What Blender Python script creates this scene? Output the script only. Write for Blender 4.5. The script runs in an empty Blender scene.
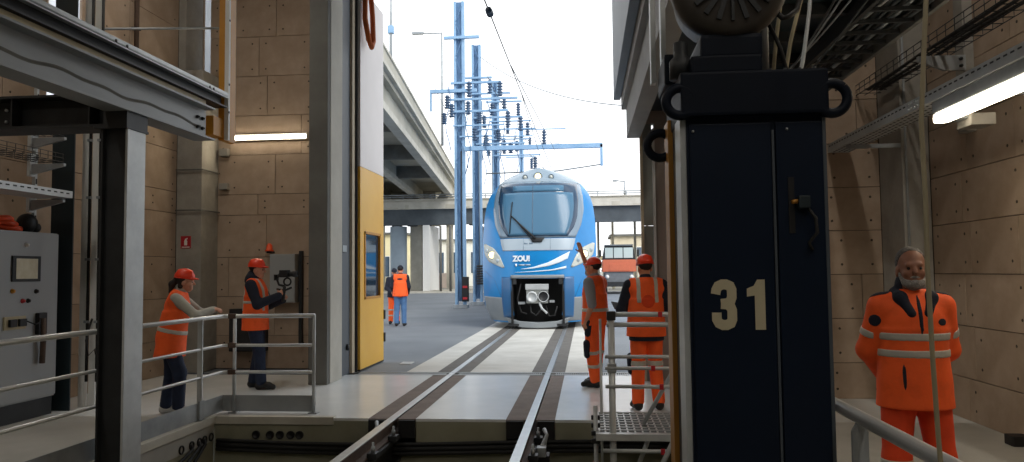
import bpy, bmesh, math, random
import numpy as np
from mathutils import Vector, Matrix
random.seed(7)
R = math.radians
sc = bpy.context.scene
COL = sc.collection

# ------------------------------------------------------------------ camera
YAW, PITCH, ROLL, CAM = R(5.56), R(3.15), R(0.6), Vector((0, 0, 1.55))
_f = Vector((-math.sin(YAW)*math.cos(PITCH), math.cos(YAW)*math.cos(PITCH), math.sin(PITCH)))
_r0 = Vector((math.cos(YAW), math.sin(YAW), 0)); _u0 = _r0.cross(_f)
_r = _r0*math.cos(ROLL) - _u0*math.sin(ROLL); _u = _r0*math.sin(ROLL) + _u0*math.cos(ROLL)
cam = bpy.data.cameras.new('camera'); camo = bpy.data.objects.new('camera', cam); COL.objects.link(camo)
camo.matrix_world = Matrix(((_r.x, _u.x, -_f.x, CAM.x), (_r.y, _u.y, -_f.y, CAM.y), (_r.z, _u.z, -_f.z, CAM.z), (0, 0, 0, 1)))
cam.sensor_width = 36; cam.lens = 760/1024*36; cam.clip_end = 2000; cam.clip_start = .05
sc.camera = camo
# ------------------------------------------------------------------ view, sky, sun
vs = sc.view_settings
vs.view_transform = 'Standard'; vs.look = 'None'; vs.exposure = 0.32; vs.gamma = 1.0; vs.use_curve_mapping = False
sc.cycles.max_bounces = 8; sc.cycles.diffuse_bounces = 4; sc.cycles.sample_clamp_indirect = 6
w = bpy.data.worlds.new('sky'); sc.world = w; w.use_nodes = True
nt = w.node_tree; nt.nodes.clear()
def N(nt, t, **k):
    n = nt.nodes.new(t)
    for a, b in k.items(): setattr(n, a, b)
    return n
_tc = N(nt, 'ShaderNodeTexCoord'); _ns = N(nt, 'ShaderNodeTexNoise'); _cr = N(nt, 'ShaderNodeValToRGB')
_bg = N(nt, 'ShaderNodeBackground'); _wo = N(nt, 'ShaderNodeOutputWorld')
_ns.inputs['Scale'].default_value = 1.7; _ns.inputs['Detail'].default_value = 5; _ns.inputs['Roughness'].default_value = .5
_cr.color_ramp.elements[0].position = .36; _cr.color_ramp.elements[0].color = (.44, .52, .60, 1)
_cr.color_ramp.elements[1].position = .52; _cr.color_ramp.elements[1].color = (.97, .985, 1.0, 1)
nt.links.new(_tc.outputs['Generated'], _ns.inputs['Vector']); nt.links.new(_ns.outputs['Fac'], _cr.inputs['Fac'])
nt.links.new(_cr.outputs['Color'], _bg.inputs['Color']); nt.links.new(_bg.outputs['Background'], _wo.inputs['Surface'])
_bg.inputs['Strength'].default_value = 1.55
sun = bpy.data.lights.new('sun', 'SUN'); sun.energy = 1.5; sun.angle = R(25); sun.color = (1, .95, .88)
suno = bpy.data.objects.new('sun', sun); COL.objects.link(suno)
suno.rotation_euler = Vector((-.55, .62, -.75)).to_track_quat('-Z', 'Y').to_euler()

# ------------------------------------------------------------------ helpers
def lin(c):
    if isinstance(c, str):
        c = tuple(int(c[i:i+2], 16)/255 for i in (0, 2, 4))
        c = tuple(x/12.92 if x <= .04045 else ((x+.055)/1.055)**2.4 for x in c)
    return (c[0], c[1], c[2], 1)
M = {}
def mat(name, col, rough=.6, metal=0., var=.0, scale=6., col2=None, bump=0., bscale=60., emit=0., spec=.5, aniso=None, coat=0.):
    m = bpy.data.materials.new(name); m.use_nodes = True; t = m.node_tree
    b = t.nodes['Principled BSDF']
    b.inputs['Roughness'].default_value = rough; b.inputs['Metallic'].default_value = metal
    b.inputs['Specular IOR Level'].default_value = spec
    if coat: b.inputs['Coat Weight'].default_value = coat; b.inputs['Coat Roughness'].default_value = .08
    c = lin(col)
    tc = N(t, 'ShaderNodeTexCoord')
    mp = N(t, 'ShaderNodeMapping'); t.links.new(tc.outputs['Object'], mp.inputs['Vector'])
    if aniso: mp.inputs['Scale'].default_value = aniso
    if var or col2:
        ns = N(t, 'ShaderNodeTexNoise'); ns.inputs['Scale'].default_value = scale; ns.inputs['Detail'].default_value = 6; ns.inputs['Roughness'].default_value = .62
        cr = N(t, 'ShaderNodeValToRGB')
        c2 = lin(col2) if col2 else tuple(x*(1+var) for x in c[:3])+(1,)
        c1 = c if col2 else tuple(x*(1-var) for x in c[:3])+(1,)
        cr.color_ramp.elements[0].position = .36; cr.color_ramp.elements[1].position = .66
        cr.color_ramp.elements[0].color = c1; cr.color_ramp.elements[1].color = c2
        t.links.new(mp.outputs['Vector'], ns.inputs['Vector']); t.links.new(ns.outputs['Fac'], cr.inputs['Fac'])
        t.links.new(cr.outputs['Color'], b.inputs['Base Color'])
    else:
        b.inputs['Base Color'].default_value = c
    if bump:
        n2 = N(t, 'ShaderNodeTexNoise'); n2.inputs['Scale'].default_value = bscale; n2.inputs['Detail'].default_value = 4
        bp = N(t, 'ShaderNodeBump'); bp.inputs['Strength'].default_value = bump; bp.inputs['Distance'].default_value = .01
        t.links.new(mp.outputs['Vector'], n2.inputs['Vector']); t.links.new(n2.outputs['Fac'], bp.inputs['Height']); t.links.new(bp.outputs['Normal'], b.inputs['Normal'])
    if emit:
        b.inputs['Emission Color'].default_value = c; b.inputs['Emission Strength'].default_value = emit
    M[name] = m
    return m
mat('panel', '9c8875', .85, col2='b09c89', scale=2.2, bump=.25, bscale=25)
mat('panel_joint', '4d4339', .9)
mat('concrete', '8b8780', .8, col2='a09c94', scale=2.5, bump=.3, bscale=20)
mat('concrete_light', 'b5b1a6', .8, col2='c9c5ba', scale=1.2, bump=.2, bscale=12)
mat('concrete_far', 'a39f92', .85, col2='bdb8aa', scale=.35, bump=.2, bscale=4)
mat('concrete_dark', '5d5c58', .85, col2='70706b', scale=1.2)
mat('epoxy', 'd9dddd', .24, col2='e6e8e8', scale=1.3, bump=.02, bscale=8)
mat('walk_floor', '9c9a94', .5, col2='aeaca6', scale=1.2, bump=.05, bscale=14)
mat('pit_wall', '85836f', .7, col2='959380', scale=2.0, bump=.1, bscale=18)
mat('asphalt', '6d7278', .82, col2='7d8287', scale=.35, bump=.5, bscale=90)
mat('ground', '8a8880', .95, col2='9c998f', scale=.05)
mat('slab_out', 'b9b7b0', .75, col2='cfcdc7', scale=1.1, bump=.1, bscale=30)
mat('rubber_strip', '5f5148', .75, col2='6f6055', scale=5, bump=.3, bscale=70)
mat('rubber_strip_out', '58544f', .8, col2='686460', scale=5, bump=.3, bscale=70)
mat('rail_top', 'c9cbcc', .3, metal=.75, var=.06, scale=9)
mat('rail_web', '5b4a40', .7, metal=.2, var=.2, scale=9)
mat('galv', '8d9296', .42, metal=.25, col2='a7acaf', scale=3, bump=.05)
mat('galv_light', 'b2b6b8', .4, metal=.25, col2='c5c9ca', scale=4)
mat('alu', 'cfd2d3', .32, metal=.45, var=.05, scale=8)
mat('steel_dark', '2e3032', .55, metal=.3, var=.2, scale=5)
mat('black', '141416', .55, var=.2)
mat('rubber', '1b1b1c', .7, var=.15)
mat('navy', '0a182b', .45, var=.12, scale=2, spec=.25)
mat('navy_cap', '06101f', .55, var=.15, scale=4, spec=.2)
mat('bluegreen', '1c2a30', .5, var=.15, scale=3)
mat('yellow_steel', 'c98a1c', .5, var=.08, scale=3)
mat('yellow_door', 'eab02e', .45, col2='f2bd45', scale=.8)
mat('white_door', 'dfd8d6', .45, col2='e8e1df', scale=.8)
mat('door_frame', '4c535b', .5, var=.06)
mat('door_trim', 'c4b59c', .6, var=.08)
mat('cream', 'b9ad8c', .55, var=.05)
mat('cabinet', '9fa3a5', .45, var=.03, scale=1)
mat('white', 'e6e6e3', .5, var=.02)
mat('red', 'b2202a', .5, var=.05)
mat('orange_plastic', 'e8501e', .45, var=.05)
mat('lamp_tube', 'fff1d6', .4, emit=9)
mat('beam_grey', '8a8e90', .5, metal=.15, col2='9b9fa1', scale=1.6, aniso=(1, .3, 1))
mat('mast_blue', '7ea2c4', .5, metal=.1, col2='8fb1d0', scale=2)
mat('mast_blue_dark', '587a9e', .5, metal=.1, var=.08)
mat('insulator', '3d5674', .4, var=.1)
mat('wire', '6a7278', .6)
mat('gantry', '84827f', .6, col2='918e8a', scale=1.5)
mat('jamb_brown', 'b0a298', .55, var=.06, scale=2)
mat('tarp', '3c4044', .8)
# ---- geometry
class MB:
    def __init__(s): s.v = []; s.f = []; s.mi = []; s.cur = 0; s.sm = []; s.smooth = False
    def add(s, vs, fs):
        o = len(s.v); s.v += [tuple(p) for p in vs]
        for f in fs: s.f.append(tuple(i+o for i in f)); s.mi.append(s.cur); s.sm.append(s.smooth)
        return s
    def box(s, x0, x1, y0, y1, z0, z1):
        v = [(x, y, z) for z in (z0, z1) for y in (y0, y1) for x in (x0, x1)]
        return s.add(v, [(0, 2, 3, 1), (4, 5, 7, 6), (0, 1, 5, 4), (2, 6, 7, 3), (0, 4, 6, 2), (1, 3, 7, 5)])
    def bar(s, a, b, w, h=None, up=(0, 0, 1)):
        """rectangular bar from a to b, w wide, h high"""
        a, b = Vector(a), Vector(b); h = h or w
        d = (b-a).normalized(); u = Vector(up)
        if abs(d.dot(u)) > .98: u = Vector((0, 1, 0))
        r = d.cross(u).normalized(); u = r.cross(d)
        v = []
        for p in (a, b):
            for i, j in ((-1, -1), (1, -1), (1, 1), (-1, 1)): v.append(p + r*(i*w/2) + u*(j*h/2))
        return s.add(v, [(0, 1, 2, 3), (7, 6, 5, 4), (0, 4, 5, 1), (1, 5, 6, 2), (2, 6, 7, 3), (3, 7, 4, 0)])
    def tube(s, pts, r, n=8, caps=True):
        pts = [Vector(p) for p in pts]; rr = r if isinstance(r, (list, tuple)) else [r]*len(pts)
        v = []; f = []; u = None
        for i, p in enumerate(pts):
            d = (pts[min(i+1, len(pts)-1)] - pts[max(i-1, 0)]).normalized()
            if u is None:
                u = d.orthogonal().normalized()
            else:
                u = (u - d*u.dot(d)).normalized()
            q = d.cross(u)
            for k in range(n):
                a = 2*math.pi*k/n; v.append(p + (u*math.cos(a) + q*math.sin(a))*rr[i])
        for i in range(len(pts)-1):
            for k in range(n):
                f.append((i*n+k, i*n+(k+1) % n, (i+1)*n+(k+1) % n, (i+1)*n+k))
        if caps:
            f.append(tuple(range(n-1, -1, -1))); f.append(tuple((len(pts)-1)*n+k for k in range(n)))
        old = s.smooth; s.smooth = True; s.add(v, f); s.smooth = old
        return s
    def lathe(s, prof, org, axis=(0, 0, 1), n=20):
        """prof = [(radius, height)] about axis through org"""
        ax = Vector(axis).normalized(); u = ax.orthogonal().normalized(); q = ax.cross(u); org = Vector(org)
        v = []; f = []
        for r, h in prof:
            for k in range(n):
                a = 2*math.pi*k/n; v.append(org + ax*h + (u*math.cos(a)+q*math.sin(a))*max(r, 1e-4))
        for i in range(len(prof)-1):
            for k in range(n): f.append((i*n+k, i*n+(k+1) % n, (i+1)*n+(k+1) % n, (i+1)*n+k))
        f.append(tuple(range(n-1, -1, -1))); f.append(tuple((len(prof)-1)*n+k for k in range(n)))
        old = s.smooth; s.smooth = True; s.add(v, f); s.smooth = old
        return s
    def torus(s, c, axis, R0, r, n=24, m=10, arc=1.0, start=0.):
        ax = Vector(axis).normalized(); u = ax.orthogonal().normalized(); q = ax.cross(u); c = Vector(c)
        k = n if arc >= 1 else int(n*arc)+1
        pts = [c + (u*math.cos(start+2*math.pi*i/n)+q*math.sin(start+2*math.pi*i/n))*R0 for i in range(k)]
        if arc >= 1: pts.append(pts[0])
        return s.tube(pts, r, m, caps=arc < 1)
    def prism(s, poly, axis, a, b):
        """poly = 2-D outline; axis 'x','y','z' = extrusion axis from a to b"""
        def P(p, t):
            return {'x': (t, p[0], p[1]), 'y': (p[0], t, p[1]), 'z': (p[0], p[1], t)}[axis]
        n = len(poly); v = [P(p, a) for p in poly] + [P(p, b) for p in poly]
        f = [tuple(range(n-1, -1, -1)), tuple(range(n, 2*n))] + [(i, (i+1) % n, n+(i+1) % n, n+i) for i in range(n)]
        return s.add(v, f)
    def sphere(s, c, r, n=12, m=8):
        c = Vector(c); rx, ry, rz = r if isinstance(r, (tuple, list)) else (r, r, r)
        v = []; f = []
        for i in range(m+1):
            t = math.pi*i/m
            for k in range(n):
                a = 2*math.pi*k/n; v.append((c.x+rx*math.sin(t)*math.cos(a), c.y+ry*math.sin(t)*math.sin(a), c.z-rz*math.cos(t)))
        for i in range(m):
            for k in range(n): f.append((i*n+k, i*n+(k+1) % n, (i+1)*n+(k+1) % n, (i+1)*n+k))
        old = s.smooth; s.smooth = True; s.add(v, f); s.smooth = old
        return s
    def build(s, name, m, parent=None, bev=0., origin=None):
        v = np.array(s.v, float)
        if parent is not None: o = np.array(ORG[parent.name])
        elif origin is not None: o = np.array(origin, float)
        else: o = np.array([(v[:, 0].min()+v[:, 0].max())/2, (v[:, 1].min()+v[:, 1].max())/2, v[:, 2].min()])
        me = bpy.data.meshes.new(name); me.from_pydata((v-o).tolist(), [], s.f)
        for x in (m if isinstance(m, (list, tuple)) else [m]): me.materials.append(M[x])
        me.polygons.foreach_set('material_index', s.mi); me.polygons.foreach_set('use_smooth', s.sm)
        bm = bmesh.new(); bm.from_mesh(me); bmesh.ops.recalc_face_normals(bm, faces=bm.faces)
        if bev:
            es = [e for e in bm.edges if len(e.link_faces) == 2 and e.calc_face_angle(0) > R(40)]
            if es: bmesh.ops.bevel(bm, geom=es, offset=bev, segments=2, profile=.7, affect='EDGES', clamp_overlap=True)
        bm.to_mesh(me); bm.free()
        ob = bpy.data.objects.new(name, me); COL.objects.link(ob)
        if parent is not None: ob.parent = parent
        else: ob.location = o
        ORG[ob.name] = tuple(o)
        return ob
ORG = {}
def tag(o, label=None, cat=None, group=None, kind=None):
    if label: o['label'] = label
    if cat: o['category'] = cat
    if group: o['group'] = group
    if kind: o['kind'] = kind
    return o
def thing(name, loc, label, cat, group=None, kind=None):
    o = bpy.data.objects.new(name, None); COL.objects.link(o); o.location = loc; o.empty_display_size = .1
    ORG[o.name] = tuple(loc)
    return tag(o, label, cat, group, kind)
_pc = {}
def piece(name, c, size, m, parent, bev=.004):
    """box-shaped piece that shares its mesh with the pieces of its size"""
    key = (tuple(round(x, 3) for x in size), m, name)
    if key not in _pc:
        sx, sy, sz = (x/2 for x in size)
        ob = MB().box(-sx, sx, -sy, sy, -sz, sz).build(name, m, None, bev, origin=(0, 0, 0)); _pc[key] = ob.data
    else:
        ob = bpy.data.objects.new(name, _pc[key]); COL.objects.link(ob)
    po = ORG[parent.name]; ob.parent = parent; ob.location = Vector(c)-Vector(po)
    ORG[ob.name] = tuple(c)
    return ob
def boxm(name, b, m, parent=None, bev=0.): return MB().box(*b).build(name, m, parent, bev)
def struct(o): o['kind'] = 'structure'; return o
def area(name, loc, size, energy, color, rot=(0, 0, 0), parent=None):
    l = bpy.data.lights.new(name, 'AREA'); l.shape = 'RECTANGLE'; l.size, l.size_y = size; l.energy = energy; l.color = color
    o = bpy.data.objects.new(name, l); COL.objects.link(o); o.location = loc; o.rotation_euler = rot
    return o
# ================================================================== SETTING
XL, XR, YB, YF, ZC = -6.63, 3.85, 12.3, 9.54, 7.5      # left wall, right wall, rear of the left bay, right facade wall, roof
PE, PL, PR = 8.1, -4.1, 1.05                            # far, left and right edge of the pit
RAILS = (-2.105, -.615)
# floors
fl = MB()
for a, b in ((XL-.3, RAILS[0]-.26), (RAILS[0]+.26, RAILS[1]-.26), (RAILS[1]+.26, XR+.3)): fl.box(a, b, PE, 11.58, -.03, 0)
struct(fl.build('floor', 'epoxy', origin=(0, 10, 0)))
struct(boxm('floor_walkway_left', (XL-.3, PL, -12, PE, -.25, 0), 'walk_floor'))
struct(boxm('floor_walkway_right', (PR, XR+.3, -12, PE, -.25, 0), 'walk_floor'))
struct(boxm('floor_pit', (PL-.1, PR+.1, -12, PE+.3, -1.4, -1.2), 'pit_wall'))
wp = MB()
for a, b in ((PL, RAILS[0]-.26), (RAILS[0]+.26, RAILS[1]-.26), (RAILS[1]+.26, PR)): wp.box(a, b, PE+.004, PE+.3, -.3, -.03)
wp.box(PL, PR, PE+.004, PE+.3, -1.2, -.3)
struct(boxm('floor_subslab', (XL-.3, XR+.3, PE+.3, 11.86, -.7, -.18), 'concrete_dark'))
wpo = struct(wp.build('wall_pit_front', 'pit_wall', origin=(0, PE, -1.2)))
wl2 = struct(boxm('wall_pit_left', (PL-.25, PL-.004, -12, PE, -1.2, -.25), 'pit_wall'))
struct(boxm('wall_pit_right', (PR+.004, PR+.25, -12, PE, -1.2, -.25), 'pit_wall'))
# pale kerb strips along the pit
kb = MB().box(PL-.09, PL+.02, -12, PE+.02, -.07, .012).box(PL+.02, -2.75, PE-.02, PE+.07, -.07, .012)
struct(kb.build('trim_1', 'concrete_light', bev=.004))
# cable holes in the pit walls, each a dark sleeve
for x in (-3.62, -3.46, -3.35, -3.23, -3.13):
    MB().lathe([(.045, 0), (.045, .02), (.036, .02), (.034, .002), (0, .002)], (x, PE+.004, -.185), (0, -1, 0), 14).build('cable_sleeve', 'black', wpo)
for y in (7.41, 7.61, 7.77, 7.88, 8.02):
    MB().lathe([(.045, 0), (.045, .02), (.036, .02), (.034, .002), (0, .002)], (PL-.004, y, -.2), (1, 0, 0), 14).build('cable_sleeve', 'black', wl2)
# outside ground
struct(boxm('floor_asphalt', (-60, 60, 11.86, 62, -.3, -.012), 'asphalt'))
struct(boxm('floor_ground', (-400, 400, 62, 900, -.4, -.02), 'ground'))
so = MB()
for a, b in ((-2.86, RAILS[0]-.26), (RAILS[0]+.26, RAILS[1]-.26), (RAILS[1]+.26, .2)): so.box(a, b, 11.86, 58, -.1, 0)
struct(so.build('floor_track_slab', 'slab_out', origin=(-1.35, 30, 0)))
# threshold drain: two steel edges and a slotted grating between them
dr = thing('drain_channel', (-1.35, 11.72, -.1), 'slotted steel drain channel across the gate threshold in the floor', 'drain')
boxm('channel', (-3.6, 1.3, 11.58, 11.86, -.1, -.03), 'steel_dark', dr)
for y in (11.585, 11.855): boxm('edge_bar', (-3.6, 1.3, y-.02, y+.02, -.05, .004), 'galv_light', dr)
g = MB()
for i in range(150):
    x = -3.58+i*.0325
    if min(abs(x-r) for r in RAILS) > .1: g.box(x, x+.016, 11.61, 11.83, -.03, -.002)
tag(g.build('grating_bars', 'galv', dr), kind='stuff')

def panel_wall(par, axis, c, face, u0, u1, zs, joints, skip=None, thick=.035, holes=True, m='panel'):
    """formwork-faced panels on a wall; axis = normal axis, c = its coordinate at the panel face, face = side they look to"""
    hl = MB(); jw = .008
    for k in range(len(zs)-1):
        js = [u0]+sorted(j for j in joints[k % len(joints)] if u0 < j < u1)+[u1]
        for a, b in zip(js[:-1], js[1:]):
            segs = [(a, b)]
            if skip:
                for (s0, s1, z0, z1) in skip:
                    if zs[k] >= z0-.01 and zs[k+1] <= z1+.01:
                        n = []
                        for p, q in segs:
                            if q <= s0 or p >= s1: n.append((p, q))
                            else:
                                if p < s0: n.append((p, s0))
                                if q > s1: n.append((s1, q))
                        segs = n
            for p, q in segs:
                if q-p < .03: continue
                uc, zc = (p+q)/2, (zs[k]+zs[k+1])/2; su, sz = q-p-jw, zs[k+1]-zs[k]-jw
                o = c - face*thick/2 + random.uniform(-.002, .002)
                cc, ss = ((o, uc, zc), (thick, su, sz)) if axis == 'x' else ((uc, o, zc), (su, thick, sz))
                piece('panel', cc, ss, m, par, .003)
                if holes and su > .3:
                    for hu in (p+.12, q-.12) if su < .9 else (p+.12, (p+q)/2, q-.12):
                        for hz in (zs[k]+.12, zs[k+1]-.12):
                            pos = (c+face*.0015, hu, hz) if axis == 'x' else (hu, c+face*.0015, hz)
                            d = (face, 0, 0) if axis == 'x' else (0, face, 0)
                            hl.lathe([(.015, -.01), (.015, .0)], pos, d, 8)
    if hl.v: tag(hl.build('tie_holes', 'panel_joint', par), kind='stuff')

ZSL = [0, .55, 1.2, 1.86, 2.57, 2.92, 3.59, 4.26, 4.94, 5.62, 6.27, 6.9, ZC]
# left wall with two slit windows
wl = MB(); SL = ((8.72, 8.92), (9.22, 9.34))
ys = [-12, 8.6, 9.5, YB+.3]
wl.box(XL-.3, XL-.036, -12, 8.6, 0, ZC).box(XL-.3, XL-.036, 9.5, YB+.3, 0, ZC).box(XL-.3, XL-.036, 8.6, 9.5, 0, 3.59)
wlo = struct(wl.build('wall_left', 'panel_joint', origin=(XL, 0, 0)))
panel_wall(wlo, 'x', XL, 1, 1.2, 11.74, ZSL, [[3.2, 5.6, 8.0, 10.4], [2.0, 4.4, 6.8, 9.6]], skip=[(a, b, 3.58, ZC) for a, b in SL])
def pane(name, b):
    o = struct(boxm(name, b, 'poly_pane')); return o
t = bpy.data.materials.new('poly_pane'); t.use_nodes = True; M['poly_pane'] = t
_n = t.node_tree; _b = _n.nodes['Principled BSDF']; _o = _n.nodes['Material Output']
_tl = N(_n, 'ShaderNodeBsdfTranslucent'); _tl.inputs['Color'].default_value = (.93, .96, 1, 1)
_tp = N(_n, 'ShaderNodeBsdfTransparent'); _mx = N(_n, 'ShaderNodeMixShader'); _mx.inputs['Fac'].default_value = .55
_n.links.new(_tl.outputs[0], _mx.inputs[1]); _n.links.new(_tp.outputs[0], _mx.inputs[2]); _n.links.new(_mx.outputs[0], _o.inputs['Surface'])
for i, (a, b) in enumerate(SL): pane('window_%d' % (i+1), (XL-.05, XL-.04, a-.02, b+.02, 3.6, ZC))
# rear wall of the left bay, with a slit window beside the pilaster
wb = MB().box(-6.2, -3.9, YB+.036, YB+.3, 0, ZC).box(XL-.036, -6.2, YB+.036, YB+.3, 0, 4.6)
wbo = struct(wb.build('wall_rear', 'panel_joint', origin=(-5, YB, 0)))
panel_wall(wbo, 'y', YB, -1, XL, -3.9, ZSL, [[-5.5], [-5.2, -4.4], [-6.0, -4.75], [-5.35]], skip=[(-6.48, -6.37, 4.9, ZC)])
pane('window_3', (-6.5, -6.35, YB+.04, YB+.05, 4.7, ZC))
pp = MB().box(XL+.003, -6.2, 11.74, YB-.003, 0, 4.93).box(XL+.003, -6.5, 11.74, YB-.003, 4.93, ZC-.003)
tag(pp.build('pilaster', 'concrete', bev=.012), 'grey concrete pilaster between the left side wall and rear wall, with extinguisher sign', 'pilaster')
# two thin conduits ringing the pilaster and the bay
for k, z in enumerate((2.62, 3.28)):
    tag(MB().tube([(XL+.01, 11.70, z), (-6.19, 11.70, z), (-6.17, 11.72, z), (-6.17, YB-.02, z)], .012, 6).build('conduit', 'concrete_dark'),
        ('lower', 'upper')[k]+' thin grey conduit wrapped around the left concrete pilaster', 'conduit', 'conduits on the left pilaster')
# gate column, gate frame
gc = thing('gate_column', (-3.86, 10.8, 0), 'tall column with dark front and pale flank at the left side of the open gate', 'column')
boxm('dark_pillar', (-3.94, -3.665, 10.5, 10.62, 0, ZC), 'concrete_dark', gc, .012); boxm('pale_post', (-3.93, -3.66, 10.625, 11.15, 0, ZC), 'concrete_light', gc, .012)  # pale flank: door light on the column put into its colour
gf = thing('gate_post', (-3.72, 11.5, 0), 'grey steel gate frame post behind the concrete column on the left', 'gate post')
boxm('post', (-3.95, -3.73, 11.16, 11.74, 0, 6.9), 'door_frame', gf, .01)
boxm('cover_strip', (-3.95, -3.69, 11.745, 11.88, 0, 6.9), 'door_trim', gf, .006)
boxm('seal', (-3.70, -3.66, 11.885, 11.93, 0, 6.4), 'rubber', gf)
boxm('lower_box', (-3.73, -3.70, 11.3, 11.5, 1.9, 2.0), 'galv', gf, .004)
MB().lathe([(.05, 0), (.05, .03), (.02, .04), (0, .04)], (-3.73, 11.6, .42), (1, 0, 0), 12).build('push_button', 'black', gf)
# right facade wall, pilaster, right wall
ZSR = [0, .43, .96, 1.49, 2.02, 2.545, 3.08, 3.62, 4.15, 4.68, 5.21, 5.74, 6.27, 6.8, ZC]
wr = struct(boxm('wall_facade_right', (1.35, XR+.3, YF+.036, YF+.3, 0, ZC), 'panel_joint'))
panel_wall(wr, 'y', YF, -1, 1.35, XR-.3, ZSR, [[2.4], [2.9], [3.3, 2.1], [2.6]])
tag(boxm('pilaster', (XR-.3, XR-.004, 8.88, YF-.004, 0, ZC-.003), 'concrete', bev=.012), 'grey concrete pilaster in the right corner behind the bearded man', 'pilaster')
tag(MB().tube([(3.59, 8.86, 0), (3.59, 8.86, ZC)], .014, 8).build('conduit', 'galv'), 'thin vertical conduit on the right concrete pilaster', 'conduit')
wrr = struct(boxm('wall_right', (XR+.036, XR+.3, -12, YF+.3, 0, ZC), 'panel_joint'))
panel_wall(wrr, 'x', XR, -1, 1.0, 8.88, ZSR, [[2.2, 4.3, 6.2, 8.2], [3.1, 5.2, 7.19, 8.05]])
# left bay jamb wall above gate, roof, rear of the hall
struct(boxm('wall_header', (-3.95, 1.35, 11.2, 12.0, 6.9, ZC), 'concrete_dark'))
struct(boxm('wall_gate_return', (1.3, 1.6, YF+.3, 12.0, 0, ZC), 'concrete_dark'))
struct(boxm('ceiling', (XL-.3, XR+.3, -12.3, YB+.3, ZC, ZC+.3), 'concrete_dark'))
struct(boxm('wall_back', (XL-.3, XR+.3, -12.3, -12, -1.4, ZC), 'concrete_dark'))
# added lamps under the roof, out of view, to brighten the hall
HL = 38
for k, (x, y) in enumerate(((-5.2, 8.6), (-5.2, 3.5), (2.4, 5.4), (2.4, 0.5), (-1.4, -3), (-5.2, -2.5), (2.4, -5))):
    lt = thing('added_hall_lamp', (x, y, ZC-.35), 'added long white tube lamp, unseen under the hall roof, %s' % ('left rear', 'left middle', 'right rear', 'right middle', 'over the pit', 'left front', 'right front')[k], 'lamp', 'added roof lamps of the hall')
    boxm('housing', (x-.12, x+.12, y-.8, y+.8, ZC-.3, ZC-.22), 'white', lt, .01)
    boxm('diffuser', (x-.09, x+.09, y-.78, y+.78, ZC-.33, ZC-.3), 'lamp_tube', lt, .008)
    for dy in (-.6, .6): MB().tube([(x, y+dy, ZC-.22), (x, y+dy, ZC)], .008, 6).build('hanger', 'galv', lt)
    l = area('added_hall_light', (x, y, ZC-.345), (.2, 1.5), HL, (1, .94, .86))

# ================================================================== TRACK
for k, x in enumerate(RAILS):
    side = 'left' if k == 0 else 'right'
    t = thing('rail', (x, 20, -.16), 'polished %s-hand rail of the track running from the pit out under the train' % side, 'rail', 'rails of the track')
    prof = [(-.07, -.15), (.07, -.15), (.07, -.135), (.012, -.12), (.012, -.045), (.036, -.035), (.036, -.004), (.03, 0), (-.03, 0), (-.036, -.004), (-.036, -.035), (-.012, -.045), (-.012, -.12), (-.07, -.135)]
    MB().prism([(x+a, b-.006) for a, b in prof], 'y', 1.5, 58).build('web', 'rail_web', t)
    boxm('running_surface', (x-.043, x+.043, 1.5, 58, -.012, .002), 'rail_top', t, .004)
    for y0, y1, m in ((PE, 11.58, 'rubber_strip'), (11.86, 58, 'rubber_strip_out')):
        for a, b in ((x-.26, x-.04), (x+.06, x+.26)): boxm('flange_strip', (a, b, y0, y1, -.1, -.004), m, t)
    for a, b in ((x-.255, x-.075), (x+.075, x+.255)):
        boxm('end_block', (a, b, PE-.03, PE+.15, -.2, -.012), 'black', t, .006)
    # rail support girder over the pit with its stanchions
    gs = MB().box(x-.1, x+.1, .5, PE, -.2, -.16).box(x-.02, x+.02, .5, PE, -.4, -.2).box(x-.1, x+.1, .5, PE, -.44, -.4)
    boxg = gs.build('support_girder', 'steel_dark', t)
    for y in (7.3, 5.6, 3.9, 2.2): boxm('stanchion', (x-.08, x+.08, y-.08, y+.08, -1.2, -.44), 'steel_dark', t, .005)
    for y in (7.75, 7.0, 6.25, 5.5):
        boxm('rail_clip', (x+.06, x+.15, y-.06, y+.06, -.16, -.10), 'steel_dark', t, .01)
        MB().lathe([(.02, 0), (.02, .05), (.012, .05), (.012, .09)], (x+.105, y, -.1), (0, 0, 1), 8).build('bolt', 'galv', t)
# turnout locks beside the rails at the pit edge
for k, (x, y) in enumerate(((RAILS[0]-.14, 7.9), (RAILS[1]+.17, 7.6))):
    t = thing('rail_lock', (x, y, -.2), ('small steel lock lever on the pit edge beside the left-hand rail', 'steel lock lever hanging beside the right-hand rail at the pit edge')[k], 'lock', 'rail locks')
    MB().tube([(x, y+.1, -.02), (x+.03, y, -.05), (x+.0, y-.08, -.13), (x-.03, y-.14, -.16)], [.022, .018, .028, .02], 8).build('lever', 'galv', t)
    boxm('clamp', (x-.06, x+.03, y-.22, y-.1, -.22, -.13), 'galv', t, .01)
    boxm('foot', (x-.08, x+.06, y-.2, y-.02, -.3, -.21), 'black', t, .01)
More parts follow.
